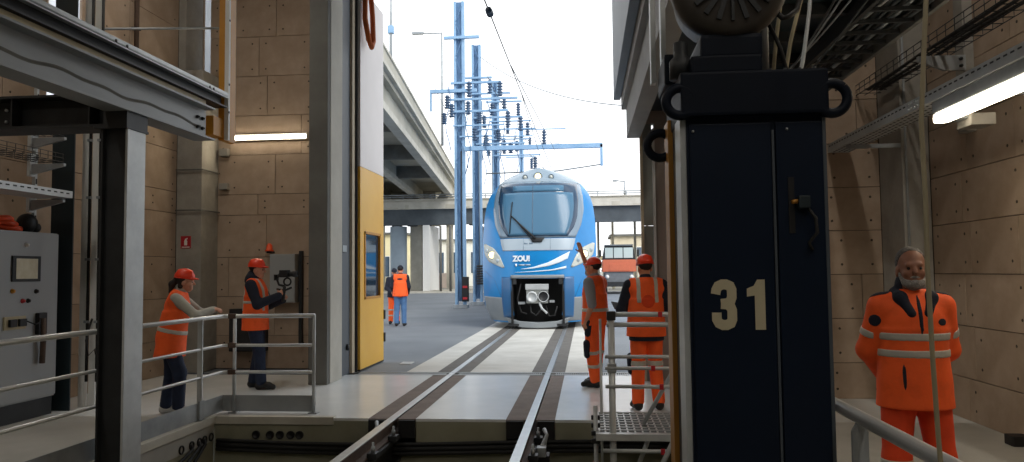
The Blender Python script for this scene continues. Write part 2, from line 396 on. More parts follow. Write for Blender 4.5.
# black cable along the pit wall
pts = [(x, PE-.035, -.29-.03*math.sin((x+4)*1.1)) for i, x in enumerate(np.linspace(-4.05, 1.0, 40))]
for k, (dz, r) in enumerate(((0, .03), (.05, .02), (-.045, .022))):
    tag(MB().tube([(p[0], p[1]-.006*k, p[2]+dz) for p in pts], r, 8).build('cable', 'rubber'), ('thickest middle', 'thin upper', 'thin lower')[k]+' black cable strung along the pit wall below the floor edge', 'cable', 'cables on the pit wall')
for k, y in enumerate((7.61, 7.77, 7.88)):
    tag(MB().tube([(PL+.0, y, -.2), (PL+.03, y-.03, -.24), (PL+.034, y-.35, -.33-.05*k), (PL+.034, y-1.2, -.36-.06*k), (PL+.034, y-3, -.38-.06*k)], .018, 7).build('cable', 'rubber'),
        'black cable drooping out of the %s sleeve below the left railing' % ('nearest', 'middle', 'farthest')[k], 'cable', 'cables below the left railing')
# ================================================================== LEFT SIDE OF THE HALL
# railing along the pit, turning along its far edge
rl = thing('railing', (PL-.05, 6, 0), 'galvanised tube railing with toe board around the left corner of the pit', 'railing')
RX, RY = -4.14, 8.36
def rail_bar(name, z, r, m='alu'):
    MB().tube([(RX, -2, z), (RX, RY-.06, z), (RX+.02, RY-.02, z), (RX+.06, RY, z), (-3.06, RY, z)], r, 10).build(name, m, rl)
rail_bar('handrail', 1.09, .024); rail_bar('middle_rail', .76, .017); rail_bar('lower_rail', .46, .017)
for y in (7.85, 6.2, 3.4): boxm('post', (RX-.028, RX+.028, y-.01, y+.01, -.02, 1.08), 'galv_light', rl, .003)
for x in (-4.0, -3.07): MB().tube([(x, RY, 0), (x, RY, 1.09)], .02, 10).build('post', 'galv_light', rl)
boxm('toe_board', (RX-.006, RX+.006, -2, RY, .02, .2), 'galv', rl)
boxm('toe_board', (RX, -3.07, RY-.006, RY+.006, .02, .2), 'beam_grey', rl)
boxm('base_plate', (RX-.06, RX+.04, 7.76, 7.94, 0, .012), 'galv', rl); boxm('clamp_plate', (RX+.006, RX+.03, 7.8, 7.9, .02, .22), 'galv', rl, .003)
for x in (-4.0, -3.07): boxm('base_plate', (x-.05, x+.05, RY-.05, RY+.05, 0, .012), 'galv', rl)
for z in (1.09, .76, .46):
    boxm('coupling', (RX+.07, RX+.16, RY-.028, RY+.028, z-.028, z+.028), 'rail_web', rl, .008)
# galvanised steel column standing in the pit
sc1 = thing('steel_column', (-3.92, 6.08, -1.2), 'galvanised steel column standing in front of the left railing under the crane beam', 'column')
boxm('flange', (-3.82, -3.8, 5.96, 6.22, -1.17, 2.79), 'galv_light', sc1, .003)
boxm('flange', (-4.04, -4.02, 5.96, 6.22, -1.17, 2.79), 'steel_dark', sc1, .003)  # this flange and the web: shade of the recess put into a dark colour
boxm('web', (-4.02, -3.82, 6.0, 6.02, -1.17, 2.79), 'steel_dark', sc1)
boxm('base_plate', (-4.08, -3.72, 5.9, 6.3, -1.2, -1.17), 'steel_dark', sc1)
boxm('head_plate', (-4.08, -3.79, 5.93, 6.25, 2.79, 2.81), 'steel_dark', sc1)
# cross beam from the wall to the column
cb = thing('cross_beam', (-5.2, 6.1, 2.81), 'dark steel cross beam from the left wall over the column head', 'beam')
boxm('flange', (-6.6, -3.79, 5.93, 6.23, 2.81, 2.83), 'steel_dark', cb); boxm('flange', (-6.6, -4.0, 5.93, 6.23, 3.07, 3.09), 'steel_dark', cb)
boxm('web', (-6.6, -4.0, 6.07, 6.09, 2.83, 3.07), 'steel_dark', cb); boxm('seat', (-4.0, -3.79, 5.93, 6.23, 2.83, 2.934), 'steel_dark', cb)
for x in (-4.85, -4.15): boxm('stiffener', (x, x+.012, 5.95, 6.21, 2.83, 3.07), 'steel_dark', cb)
for x in (-4.98, -4.92):
    for z in (2.9, 3.0): MB().lathe([(.014, 0), (.014, .014)], (x, 6.07, z), (0, -1, 0), 6).build('bolt', 'galv_light', cb)
# crane runway: lower I-beam and the rail beam above it
b1 = thing('runway_beam', (-3.9, 5, 3.09), 'large grey I-beam above the left railing, resting on the dark cross beam', 'beam')
Y0, Y1 = -3, 7.4
BX = -3.88
boxm('bottom_flange', (BX-.11, BX+.11, Y0, Y1, 2.935, 2.955), 'beam_grey', b1, .003)
boxm('web', (BX-.008, BX+.008, Y0, Y1, 2.955, 3.27), 'beam_grey', b1)
boxm('top_flange', (BX-.11, BX+.11, Y0, Y1, 3.25, 3.27), 'beam_grey', b1, .003)
# wavy water mark along the web, a stain with its own shape
st = MB(); ys = np.linspace(3.6, 7.3, 46); top = [3.105+.012*math.sin(y*5)+.009*math.sin(y*11+1)-.004*(y-4) for y in ys]
for i in range(len(ys)-1):
    o = BX+.0085
    st.add([(o, ys[i], top[i]-.028), (o, ys[i+1], top[i+1]-.028), (o, ys[i+1], top[i+1]), (o, ys[i], top[i])], [(0, 1, 2, 3)])
st.build('water_mark', 'concrete_dark', b1)
for z in (3.05, 3.15):
    for y in (7.22, 7.32): MB().lathe([(.018, 0), (.018, .016), (.01, .016), (.01, .03)], (BX+.008, y, z), (1, 0, 0), 6).build('bolt', 'steel_dark', b1)
b2 = thing('rail_beam', (-3.86, 5, 3.27), 'dark slotted channel beam with a bright top flange lying above the grey I-beam', 'beam')
boxm('cream_strip', (BX-.06, BX+.06, Y0, 7.3, 3.27, 3.33), 'cream', b2)
MB().prism([(BX-.09, 3.335), (BX+.1, 3.335), (BX+.1, 3.35), (BX+.03, 3.35), (BX+.03, 3.45), (BX+.02, 3.45), (BX-.09, 3.45)], 'y', Y0, 7.68).build('channel', 'black', b2)
boxm('top_flange', (BX-.1, BX+.1, Y0, 7.7, 3.45, 3.465), 'galv_light', b2, .003)
boxm('lip', (BX+.085, BX+.1, Y0, 7.7, 3.44, 3.5), 'galv_light', b2, .003)
for y in (5.75, 5.9, 7.3, 7.38): MB().lathe([(.014, 0), (.014, .004)], (BX+.1, y, 3.47), (1, 0, 0), 8).build('bolt_hole', 'black', b2)
# yellow end stop post hanging at the beam end
yp = thing('end_stop_post', (-3.86, 7.8, 3.0), 'yellow steel post with white edge at the end of the left crane beams', 'post')
boxm('plate', (-3.90, -3.835, 7.72, 7.98, 3.0, 6.9), 'yellow_steel', yp, .004)
boxm('edge_strip', (-3.835, -3.79, 7.72, 7.76, 3.0, 6.9), 'white', yp, .003)
boxm('bracket', (-3.99, -3.84, 7.5, 7.74, 3.02, 3.22), 'yellow_steel', yp, .004)
for z in (3.6, 4.3, 3.3): MB().lathe([(.012, 0), (.012, .006)], (-3.79, 7.735, z), (1, 0, 0), 8).build('bolt', 'steel_dark', yp)
boxm('hanger_plate', (-4.0, -3.78, 7.7, 8.0, 6.9, ZC), 'steel_dark', yp)
# control cabinet by the left wall
cx = -6.1
cc = thing('control_cabinet', (-6.36, 7.4, 0), 'grey control cabinet with screen and switches against the left wall', 'cabinet')
boxm('plinth', (XL+.02, cx-.02, 6.5, 8.24, 0, .2), 'steel_dark', cc, .004)
boxm('body', (XL+.02, cx-.022, 6.48, 8.28, .2, 2.06), 'cabinet', cc, .008)
dd = boxm('door', (cx-.022, cx, 6.5, 8.27, .22, 2.05), 'cabinet', cc, .006)
boxm('screen_frame', (cx, cx+.018, 7.55, 7.97, 1.51, 1.79), 'steel_dark', cc, .006)
boxm('screen', (cx+.018, cx+.02, 7.60, 7.92, 1.54, 1.76), 'screen', cc) if mat('screen', 'd9d2b8', .3, col2='c9bf9c', scale=9) else 0
for n, y, z, m in (('indicator_lamp', 7.76, 1.91, 'white'), ('push_button', 7.57, 1.41, 'yellow_steel'), ('push_button', 7.92, 1.4, 'black'), ('push_button', 7.72, 1.3, 'red'), ('push_button', 7.8, 1.3, 'black')):
    MB().lathe([(.026, 0), (.026, .008), (.018, .01), (.018, .028), (0, .03)], (cx, y, z), (1, 0, 0), 12).build(n, m, cc)
boxm('socket_plate', (cx, cx+.02, 7.45, 7.76, 1.0, 1.14), 'cream', cc, .006)
boxm('socket', (cx+.02, cx+.05, 7.5, 7.6, 1.03, 1.11), 'black', cc, .006); boxm('socket', (cx+.02, cx+.05, 7.64, 7.74, 1.03, 1.11), 'steel_dark', cc, .006)
hn = boxm('holster', (cx, cx+.05, 7.92, 8.05, .92, 1.16), 'black', cc, .01)
MB().tube([(cx+.05, 7.98, 1.1), (cx+.06, 7.98, .9), (cx+.05, 7.98, .6)], .03, 8).build('handset', 'rail_web', cc)
MB().tube([(cx+.04, 7.75, 1.08), (cx+.08, 7.82, 1.04), (cx+.09, 7.88, 1.06), (cx+.05, 7.93, 1.1)], .008, 6).build('cord', 'rubber', cc)
for z in (.5, 1.7): boxm('hinge', (cx-.01, cx+.012, 6.49, 6.53, z, z+.1), 'steel_dark', cc, .004)
# orange hose and black hood lying on the cabinet
for k in range(3):
    pts = [(-6.3+.05*math.cos(a*2.2+k), 6.9+a*.16, 2.1+.05*k*.9+.01*math.sin(a*3)) for a in np.linspace(0, 6.0-.4*k, 18)]
    tag(MB().tube(pts, .036, 8).build('hose', 'orange_plastic'), ('bottom', 'middle', 'top')[k]+' orange hose of the bundle lying on the control cabinet', 'hose', 'orange hoses on the cabinet')
tag(MB().sphere((-6.3, 8.02, 2.17), (.1, .12, .11), 14, 10).sphere((-6.27, 8.1, 2.12), (.07, .06, .06)).build('bag', 'black'), 'small black bag lying on the control cabinet beside the orange hoses', 'bag')
# dark column, pale wall posts and conduits behind the cabinet
tag(MB().box(-6.3, -6.02, 8.4, 8.42, 0, ZC).box(-6.34, -6.18, 8.6, 8.62, 0, ZC).box(-6.2, -6.18, 8.42, 8.6, 0, ZC).build('steel_column', 'bluegreen', bev=.003), 'dark blue-green steel column behind the grey control cabinet', 'column')
for k, (x0, x1) in enumerate(((-6.10, -6.02), (-5.97, -5.89))):
    tag(boxm('cable_channel', (x0, x1, 8.66, 8.72, .0, ZC), 'white', bev=.004), ('pale vertical cable channel next to the dark steel column', 'narrow pale vertical cable channel nearer the gate')[k], 'channel', 'cable channels left')
    q = thing('conduit', ((-5.995, -5.87)[k], 8.66, 0), 'black vertical conduit beside the %s pale cable channel' % ('first', 'second')[k], 'conduit', 'black conduits left')
    xx = (-5.995, -5.865)[k]
    MB().tube([(xx, 8.66, .3), (xx, 8.66, ZC)], .017, 8).build('pipe', 'rubber', q)
    for z in (1.0, 1.75, 2.5, 3.2): boxm('clip', (xx-.03, xx+.03, 8.63, 8.70, z, z+.03), 'galv', q)
tag(MB().tube([(-5.93, 8.655, 1.05), (-5.93, 8.6, .95), (-5.93, 8.55, .8), (-5.88, 8.52, .62), (-5.82, 8.55, .7), (-5.8, 8.6, .5)], .012, 6).build('cable', 'rubber'), 'loose black cable hanging below the pale cable channels', 'cable')
# shelf brackets with cable trays above the cabinet
def bracket(z, n):
    o = thing('tray_bracket', (-6.3, 8.02, z), 'steel bracket holding the %s cable tray on the left wall' % n, 'bracket', 'tray brackets left')
    MB().prism([(-6.25, z), (-5.86, z), (-5.86, z-.03), (-6.25, z-.12)], 'y', 8.0, 8.04).build('arm', 'galv', o, .003)
    boxm('upright', (-6.29, -6.25, 7.98, 8.06, z-.14, z+.12), 'galv_light', o, .003)
bracket(3.14, 'top wire'); bracket(2.84, 'lower wire'); bracket(2.43, 'perforated')
us = thing('strut', (-6.27, 8.09, 2.2), 'slotted upright strut carrying the three tray brackets on the left', 'strut')
boxm('channel', (-6.29, -6.25, 8.065, 8.1, 2.1, 4.0), 'galv_light', us, .003)
for i in range(12): boxm('slot', (-6.255, -6.247, 8.072, 8.092, 2.2+i*.14, 2.26+i*.14), 'black', us)
for z, n in ((3.16, 'upper'), (2.86, 'lower')):
    o = thing('wire_tray', (-6.05, 6.3, z), '%s wire mesh cable tray above the control cabinet' % n, 'cable tray', 'wire trays left')
    for x, zz in ((-6.2, .09), (-6.2, .045), (-6.2, 0), (-6.1, 0), (-6.0, 0), (-5.9, 0), (-5.9, .045), (-5.9, .09)):
        MB().tube([(x, 4.5, z+zz), (x, 8.05, z+zz)], .004, 5).build('long_wire', 'steel_dark', o)
    for y in np.arange(6.6, 8.06, .12):
        MB().tube([(-6.2, y, z+.09), (-6.2, y, z), (-5.9, y, z), (-5.9, y, z+.09)], .004, 5).build('cross_wire', 'steel_dark', o)
o = thing('cable_tray', (-6.0, 6.3, 2.45), 'perforated galvanised cable tray above the control cabinet', 'cable tray')
MB().box(-6.22, -5.82, 4.5, 8.1, 2.45, 2.455).box(-6.22, -6.215, 4.5, 8.1, 2.455, 2.53).box(-5.825, -5.82, 4.5, 8.1, 2.455, 2.53).build('trough', 'galv_light', o)
boxm('end_plate', (-6.22, -5.82, 8.1, 8.105, 2.45, 2.53), 'galv_light', o)
sl = MB()
for y in np.arange(6.6, 8.05, .1): sl.box(-5.822, -5.818, y, y+.05, 2.49, 2.505)
tag(sl.build('slots', 'black', o), kind='stuff')
# thin pipe across the bay, dark downpipe
tag(MB().tube([(-6.5, 9.4, 4.86), (-5.95, 11.6, 5.56), (-5.86, 11.75, 5.6)], .018, 8).build('pipe', 'galv'), 'thin grey pipe crossing the upper left bay behind the beams', 'pipe')
dp = thing('downpipe', (-6.57, 10.48, 4.4), 'dark rusty downpipe high on the left wall', 'pipe')
MB().tube([(-6.57, 10.48, 4.3), (-6.57, 10.48, ZC)], .035, 10).build('pipe', 'rail_web', dp)
for z in (4.6, 5.2, 5.8): boxm('clip', (XL, -6.53, 10.43, 10.53, z, z+.03), 'steel_dark', dp)
# wall lamp, boxes, sign
wlmp = thing('wall_lamp', (-5.31, YB, 3.8), 'lit fluorescent tube lamp on the rear wall above the man filming', 'lamp')
boxm('housing', (-5.99, -4.63, YB-.06, YB-.0, 3.83, 3.93), 'white', wlmp, .01)
boxm('tube', (-5.98, -4.64, YB-.11, YB-.06, 3.845, 3.905), 'lamp_tube', wlmp, .015)
area('wall_lamp_light', (-5.31, YB-.14, 3.87), (1.3, .06), 8, (1, .85, .6), (R(-75), 0, 0))
for k, (z, s) in enumerate(((3.0, .11), (3.57, .13))):
    o = thing('junction_box', (-6.08, YB-.05, z), ('lower', 'upper')[k]+' small grey junction box on the rear wall beside the pilaster', 'junction box', 'junction boxes left')
    boxm('box', (-6.15, -6.0, YB-.09, YB, z, z+s), 'concrete', o, .008); boxm('lid', (-6.145, -6.005, YB-.1, YB-.09, z+.01, z+s-.01), 'concrete', o, .004)
sg = thing('extinguisher_sign', (-6.45, 11.74, 2.0), 'small red and white fire extinguisher sign on the left pilaster', 'sign')
boxm('plate', (-6.54, -6.37, 11.732, 11.74, 2.0, 2.2), 'red', sg, .003)
MB().prism([(-6.48, 2.05), (-6.43, 2.05), (-6.43, 2.12), (-6.445, 2.14), (-6.42, 2.16), (-6.43, 2.17), (-6.465, 2.155), (-6.48, 2.12)], 'y', 11.729, 11.732).build('pictogram', 'white', sg)
boxm('caption_bar', (-6.52, -6.39, 11.729, 11.732, 2.012, 2.028), 'white', sg)
eb = thing('switch_box', (-4.98, YB-.1, 1.1), 'grey switch box on the rear wall behind the camera held by the man', 'switch box')
boxm('body', (-5.2, -4.77, YB-.2, YB, 1.1, 1.9), 'cabinet', eb, .01); boxm('door', (-5.19, -4.78, YB-.21, YB-.2, 1.12, 1.88), 'cabinet', eb, .004)
boxm('backing_rail', (-4.75, -4.7, YB-.08, YB, .4, 1.95), 'steel_dark', eb)
MB().lathe([(.07, 0), (.07, .02), (.05, .03), (.045, .1), (.02, .13), (0, .13)], (-5.25, YB-.1, 1.95), (0, 0, 1), 14).build('beacon', 'orange_plastic', eb)
boxm('beacon_arm', (-5.29, -5.2, YB-.12, YB, 1.92, 1.95), 'steel_dark', eb)
db = thing('dark_box', (-5.75, YB-.1, .28), 'black box low on the rear wall left of the man filming', 'box')
boxm('body', (-5.9, -5.3, YB-.18, YB, .3, 1.0), 'black', db, .01); boxm('lid', (-5.89, -5.31, YB-.19, YB-.18, .32, .98), 'steel_dark', db, .004)
# ------------------------------------------------------------------ folding gate leaf, opened outwards
gd = thing('gate_leaf', (-3.64, 12.6, 0), 'tall gate leaf, yellow below and white above, folded open at the left', 'gate')
D0, D1 = 11.94, 13.35
boxm('lower_panel', (-3.68, -3.62, D0, D1, .03, 1.16), 'yellow_door', gd, .004)
boxm('lower_panel', (-3.68, -3.62, D0, 12.19, 1.16, 2.24), 'yellow_door', gd); boxm('lower_panel', (-3.68, -3.62, 13.1, D1, 1.16, 2.24), 'yellow_door', gd)
boxm('lower_panel', (-3.68, -3.62, D0, D1, 2.24, 3.3), 'yellow_door', gd)
boxm('upper_panel', (-3.68, -3.62, D0, D1, 3.305, 6.3), 'white_door', gd, .004)
wf = MB().box(-3.69, -3.605, 12.17, 12.21, 1.14, 2.26).box(-3.69, -3.605, 13.08, 13.12, 1.14, 2.26).box(-3.69, -3.605, 12.17, 13.12, 1.14, 1.18).box(-3.69, -3.605, 12.17, 13.12, 2.22, 2.26)
wfo = wf.build('window_frame', 'yellow_steel', gd, .003)
mat('glass_dark', '33475a', .06, var=.1, scale=2, spec=.8)
boxm('pane', (-3.655, -3.645, 12.21, 13.08, 1.18, 2.22), 'glass_dark', wfo)
boxm('edge_seal', (-3.67, -3.63, D1, D1+.03, .03, 6.3), 'rubber', gd)
for z in (.35, .75): boxm('hinge', (-3.66, -3.6, D1+.0, D1+.07, z, z+.16), 'black', gd, .008)
boxm('bottom_seal', (-3.68, -3.62, D0, D1, .004, .03), 'rubber', gd)
# orange strap loop over the gate leaf
tag(MB().tube([(-3.55, 12.05, 7.2), (-3.57, 12.05, 6.4), (-3.56, 12.0, 5.75), (-3.52, 12.08, 5.42), (-3.5, 12.18, 5.32), (-3.5, 12.28, 5.45), (-3.52, 12.3, 5.9), (-3.54, 12.25, 6.3), (-3.5, 12.3, 6.42), (-3.2, 12.5, 6.36), (-3.05, 12.6, 6.5), (-2.9, 12.6, 6.9)], .045, 8).build('strap', 'strap'),
    'orange-brown webbing strap looped over the gate leaf top', 'strap') if mat('strap', 'b0561f', .7, var=.1) else 0
tag(boxm('floor_plate', (-3.25, -3.05, 13.0, 13.3, -.012, .0), 'galv_light'), 'small steel plate in the asphalt by the gate leaf', 'plate')
# ================================================================== RIGHT SIDE OF THE HALL
# gate jamb on the right: upright steel sections
jb = thing('gate_jamb', (1.05, 11.0, 0), 'brown-grey steel gate jamb with pale edge strips behind the worker with the tablet', 'gate frame')
boxm('edge_strip', (.79, .83, 10.98, 11.06, 0, 3.67), 'door_trim', jb, .004)
boxm('panel', (.83, .96, 11.0, 11.1, 0, 2.2), 'bluegreen_grey', jb) if mat('bluegreen_grey', '93958f', .55, var=.06) else 0
boxm('panel', (.83, .96, 11.0, 11.1, 2.21, 3.67), 'bluegreen_grey', jb)
boxm('white_strip', (.965, 1.0, 10.96, 11.06, 0, 3.6), 'white', jb, .003)
boxm('panel', (1.0, 1.29, 11.0, 11.1, 0, 3.67), 'jamb_brown', jb)
boxm('head', (.79, 1.29, 10.98, 11.12, 3.67, 3.858), 'jamb_brown', jb, .004)
boxm('back_plate', (1.0, 1.29, 11.1, 11.19, 0, 3.8), 'steel_dark', jb)
# overhead gantry: stepped beams along the track, high up on the right
gt = thing('overhead_gantry', (.9, 9, 3.47), 'stepped grey overhead gantry beams running out above the right of the gate', 'gantry')
G0, G1 = 4.2, 11.15
boxm('fascia_beam', (.44, .54, G0, G1+.1, 4.09, 6.9), 'gantry_blue', gt, .004) if mat('gantry_blue', '63707f', .5, col2='6d7a88', scale=1.2) else 0
boxm('step_beam', (.545, .66, G0, G1, 3.92, 6.9), 'gantry', gt, .004)
boxm('lower_beam', (.61, .80, G0, G1-.1, 3.48, 3.915), 'gantry', gt, .004)
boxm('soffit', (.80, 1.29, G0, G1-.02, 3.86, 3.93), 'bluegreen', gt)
boxm('lamp_strip', (.452, .458, G0, G1, 5.0, 5.05), 'door_frame', gt)
# ------------------------------------------------------------------ lifting jack column number 31
jk = thing('lifting_jack', (.7, 3.45, -1.2), 'navy lifting jack column with the number 31 on its front', 'lifting jack')
boxm('column_body', (.425, .985, 3.215, 3.70, -1.19, 2.30), 'navy', jk, .01)
boxm('front_panel', (.437, .765, 3.2, 3.216, -1.1, 2.16), 'navy', jk, .004)
boxm('front_panel', (.785, .972, 3.2, 3.216, -1.1, 2.16), 'navy', jk, .004)
boxm('groove_strip', (.77, .78, 3.207, 3.216, -1.1, 2.13), 'door_frame', jk)
boxm('edge_strip', (.973, .988, 3.205, 3.23, -1.1, 2.2), 'door_frame', jk, .003)
boxm('guide_plate', (.40, .425, 3.225, 3.40, -1.1, 2.2), 'galv_light', jk, .003)
boxm('guide_plate', (.405, .425, 3.42, 3.53, -1.1, 2.25), 'black', jk)
boxm('wear_bar', (.385, .425, 3.55, 3.71, -1.1, 2.25), 'brass_bar', jk, .004) if mat('brass_bar', 'a8742c', .45, metal=.3, col2='b98a45', scale=3, aniso=(1, 1, .2)) else 0
boxm('shoulder', (.40, .995, 3.17, 3.73, 2.19, 2.375), 'navy_cap', jk, .012)
boxm('head_block', (.45, .74, 3.2, 3.7, 2.375, 2.45), 'navy_cap', jk, .01)
boxm('gear_case', (.5, .76, 3.26, 3.66, 2.45, 2.56), 'navy_cap', jk, .02)
boxm('side_case', (.36, .46, 3.4, 3.7, 2.38, 2.52), 'navy_cap', jk, .015)
MB().lathe([(.05, 0), (.05, .08), (.03, .1), (.03, .16)], (.42, 3.3, 2.375), (0, 0, 1), 12).build('bearing', 'steel_dark', jk)
for x, y, z, rr in ((.4, 3.19, 2.255, .058), (1.01, 3.19, 2.25, .062), (.36, 3.66, 2.15, .06)):
    MB().torus((x, y, z), (0, 1, 0), rr, .021, 26, 10).build('lifting_ring', 'navy_cap', jk)
for x in (.78, .84, .9, .96): MB().lathe([(.013, 0), (.013, .012), (.007, .012), (.007, .02)], (x, 3.24, 2.375), (0, 0, 1), 6).build('bolt', 'steel_dark', jk)
# motor with its ribbed fan cover facing the camera
mo = MB().lathe([(.20, 0), (.235, -.02), (.25, -.06), (.25, -.1), (.225, -.13), (.2, -.35)], (.63, 3.23, 2.79), (0, -1, 0), 36).build('motor', 'motor_grey', jk) if mat('motor_grey', '47423e', .5, metal=.3, var=.12) else 0
for k in range(20):
    a = 2*math.pi*k/20; MB().bar((.63+.07*math.cos(a), 3.222, 2.79+.07*math.sin(a)), (.63+.19*math.cos(a), 3.222, 2.79+.19*math.sin(a)), .012, .02).build('rib', 'steel_dark', mo)
MB().lathe([(.06, 0), (.06, .02), (0, .025)], (.63, 3.23, 2.79), (0, -1, 0), 18).build('fan_hub', 'steel_dark', mo)
boxm('motor_flange', (.53, .73, 3.36, 3.6, 2.5, 2.6), 'navy_cap', jk, .01)
MB().tube([(.81, 3.5, 2.375), (.81, 3.5, 3.2)], .03, 10).build('pipe', 'galv', jk)
for x in (.33, .38): boxm('guide_bar', (x, x+.025, 3.72, 3.78, 2.47, 3.6), 'galv_light', jk, .004)
# slot with limit switch
boxm('slot', (.828, .852, 3.196, 3.2005, 1.70, 1.93), 'black', jk)
lsw = boxm('limit_switch', (.86, .905, 3.16, 3.2, 1.80, 1.85), 'bluegreen', jk, .005)
MB().tube([(.865, 3.18, 1.83), (.835, 3.17, 1.825)], .009, 8).build('switch_arm', 'brass_bar', jk)
MB().tube([(.9, 3.18, 1.80), (.925, 3.17, 1.76), (.93, 3.17, 1.70), (.90, 3.18, 1.66), (.915, 3.19, 1.63)], .007, 7).build('switch_cable', 'rubber', jk)
for x, z in ((.83, 2.13), (.45, 2.13)): MB().lathe([(.006, 0), (.006, .006)], (x, 3.2, z), (0, -1, 0), 8).build('screw', 'galv', jk)
# the figures 31
def ribbon(pts, wd, org, scale, y0, y1):
    mb = MB(); P = [Vector((p[0], p[1])) for p in pts]; L = []
    for i, p in enumerate(P):
        d0 = (p-P[i-1]).normalized() if i else None; d1 = (P[i+1]-p).normalized() if i < len(P)-1 else None
        d = ((d0 or d1)+(d1 or d0)).normalized(); n = Vector((-d.y, d.x)); k = 1/max(.6, abs(n.dot(Vector((-(d1 or d0).y, (d1 or d0).x)))))
        L.append((p+n*wd/2*k, p-n*wd/2*k))
    X = lambda q, y: (org[0]+q.x*scale[0], y, org[1]+q.y*scale[1])
    for i in range(len(L)-1):
        q = [L[i][0], L[i][1], L[i+1][1], L[i+1][0]]
        mb.add([X(a, y0) for a in q]+[X(a, y1) for a in q], [(0, 1, 2, 3), (7, 6, 5, 4), (0, 4, 5, 1), (1, 5, 6, 2), (2, 6, 7, 3), (3, 7, 4, 0)])
    return mb
mat('figure_paint', 'c2b89b', .6, var=.04)
c3 = [(.115, .70), (.13, .78), (.17, .85), (.25, .885), (.33, .885), (.41, .85), (.44, .78), (.44, .64), (.41, .565), (.34, .525), (.22, .515)]
c3b = [(.22, .515), (.34, .505), (.41, .465), (.44, .39), (.44, .22), (.41, .15), (.33, .115), (.25, .115), (.17, .15), (.13, .22), (.13, .35)]
m3 = ribbon(c3, .19, (.503, 1.303), (.2, .215), 3.1975, 3.2005); m3b = ribbon(c3b, .19, (.503, 1.303), (.2, .215), 3.1965, 3.2005)
m3.add(m3b.v, m3b.f); m3.build('figure_3', 'figure_paint', jk)
MB().prism([(.683, 1.308), (.724, 1.308), (.724, 1.512), (.694, 1.512), (.68, 1.487), (.652, 1.475), (.652, 1.443), (.683, 1.447)], 'y', 3.1975, 3.2005).build('figure_1', 'figure_paint', jk)
# cables at the jack head, hanging down from above and plugged into the head block
for k, pts in enumerate(([(.95, 3.5, 3.4), (.92, 3.5, 2.9), (.87, 3.48, 2.6), (.85, 3.5, 2.38)], [(1.0, 3.6, 3.4), (1.02, 3.55, 2.85), (.94, 3.5, 2.6), (.9, 3.5, 2.38)],
                         [(.78, 3.4, 2.76), (.86, 3.3, 2.62), (.95, 3.4, 2.7), (1.0, 3.5, 3.0), (1.05, 3.6, 3.4)], [(1.1, 3.7, 3.4), (1.06, 3.6, 2.8), (.99, 3.5, 2.5), (.96, 3.5, 2.38)],
                         [(.8, 3.6, 3.3), (.79, 3.4, 2.7), (.85, 3.35, 2.52), (.9, 3.4, 2.38)])):
    tag(MB().tube([Vector(p) for p in np.array([np.interp(np.linspace(0, len(pts)-1, 14), range(len(pts)), np.array(pts)[:, i]) for i in range(3)]).T], .009 if k != 2 else .012, 7).build('cable', ('cream', 'cream', 'rubber', 'galv_light', 'rubber')[k]),
        ('pale cable nearest the motor, rising from the jack head', 'second pale cable rising behind the jack head', 'black cable looping out from the jack motor', 'grey cable rising at the right edge of the jack head', 'black cable running down beside the jack motor')[k], 'cable', 'cables at the jack head')
# ------------------------------------------------------------------ right railing and hanging cable
rr = thing('railing', (1.03, 1.5, 0), 'galvanised tube handrail on flat posts at the right, beside the jack column', 'railing')
MB().tube([(1.03, -2, .985), (1.03, 3.9, .985)], .027, 14).build('handrail', 'alu', rr)
for y in (3.06, .9): MB().prism([(1.0, 0), (1.06, 0), (1.06, .93), (1.04, .965), (1.02, .965), (1.0, .93)], 'y', y-.008, y+.008).build('post', 'galv', rr)
boxm('knee_rail', (1.015, 1.045, -2, 3.9, .5, .53), 'galv', rr, .004); boxm('toe_board', (1.045, 1.053, -2, 3.9, .02, .17), 'galv', rr)
mat('cable_beige', '9c9278', .55, var=.05)
cp = [(1.03, 2.2, 3.6), (.985, 2.2, 2.6), (.955, 2.2, 2.23), (.935, 2.2, 1.96), (.938, 2.2, 1.74), (.936, 2.2, 1.55), (.94, 2.2, 1.3), (.946, 2.2, 1.1), (.955, 2.2, .9), (.97, 2.2, .5), (1.0, 2.2, -.3), (1.0, 2.22, -1.19)]
tag(MB().tube(cp, .0065, 10).build('hanging_cable', 'cable_beige'), 'cream cable hanging in front of the bearded man', 'cable')
# ------------------------------------------------------------------ cable trays on the right wall
ct = thing('cable_tray', (3.05, 6, 2.95), 'perforated galvanised cable tray with a tube lamp under it on the right', 'cable tray')
TX0, TX1, TZ = 2.95, 3.2, 2.97
MB().box(TX0, TX1, 1.5, 9.54, TZ, TZ+.004).box(TX0, TX0+.004, 1.5, 9.54, TZ+.004, TZ+.1).box(TX1-.004, TX1, 1.5, 9.54, TZ+.004, TZ+.1).build('trough', 'galv_light', ct)
sl = MB()
for y in np.arange(4.2, 9.45, .09):
    sl.box(TX0-.0015, TX0+.001, y, y+.05, TZ+.062, TZ+.075)
    for x in np.arange(TX0+.04, TX1-.02, .06): sl.box(x, x+.02, y, y+.05, TZ-.0015, TZ+.001)
tag(sl.build('slots', 'black', ct), kind='stuff')
boxm('splice_plate', (TX0-.006, TX0, 6.95, 7.2, TZ+.01, TZ+.09), 'galv_light', ct, .002)
for y in (6.98, 7.04, 7.11, 7.17):
    for z in (.025, .07): MB().lathe([(.009, 0), (.009, .01)], (TX0-.006, y, TZ+z), (-1, 0, 0), 6).build('bolt', 'galv_light', ct)
for y in (8.9, 6.3, 3.6): boxm('arm', (TX0+.02, XR-.004, y, y+.04, TZ-.05, TZ-.004), 'galv', ct, .003)
tl = thing('tube_lamp', (2.96, 5.5, 2.75), 'bright fluorescent tube lamp under the right cable tray', 'lamp')
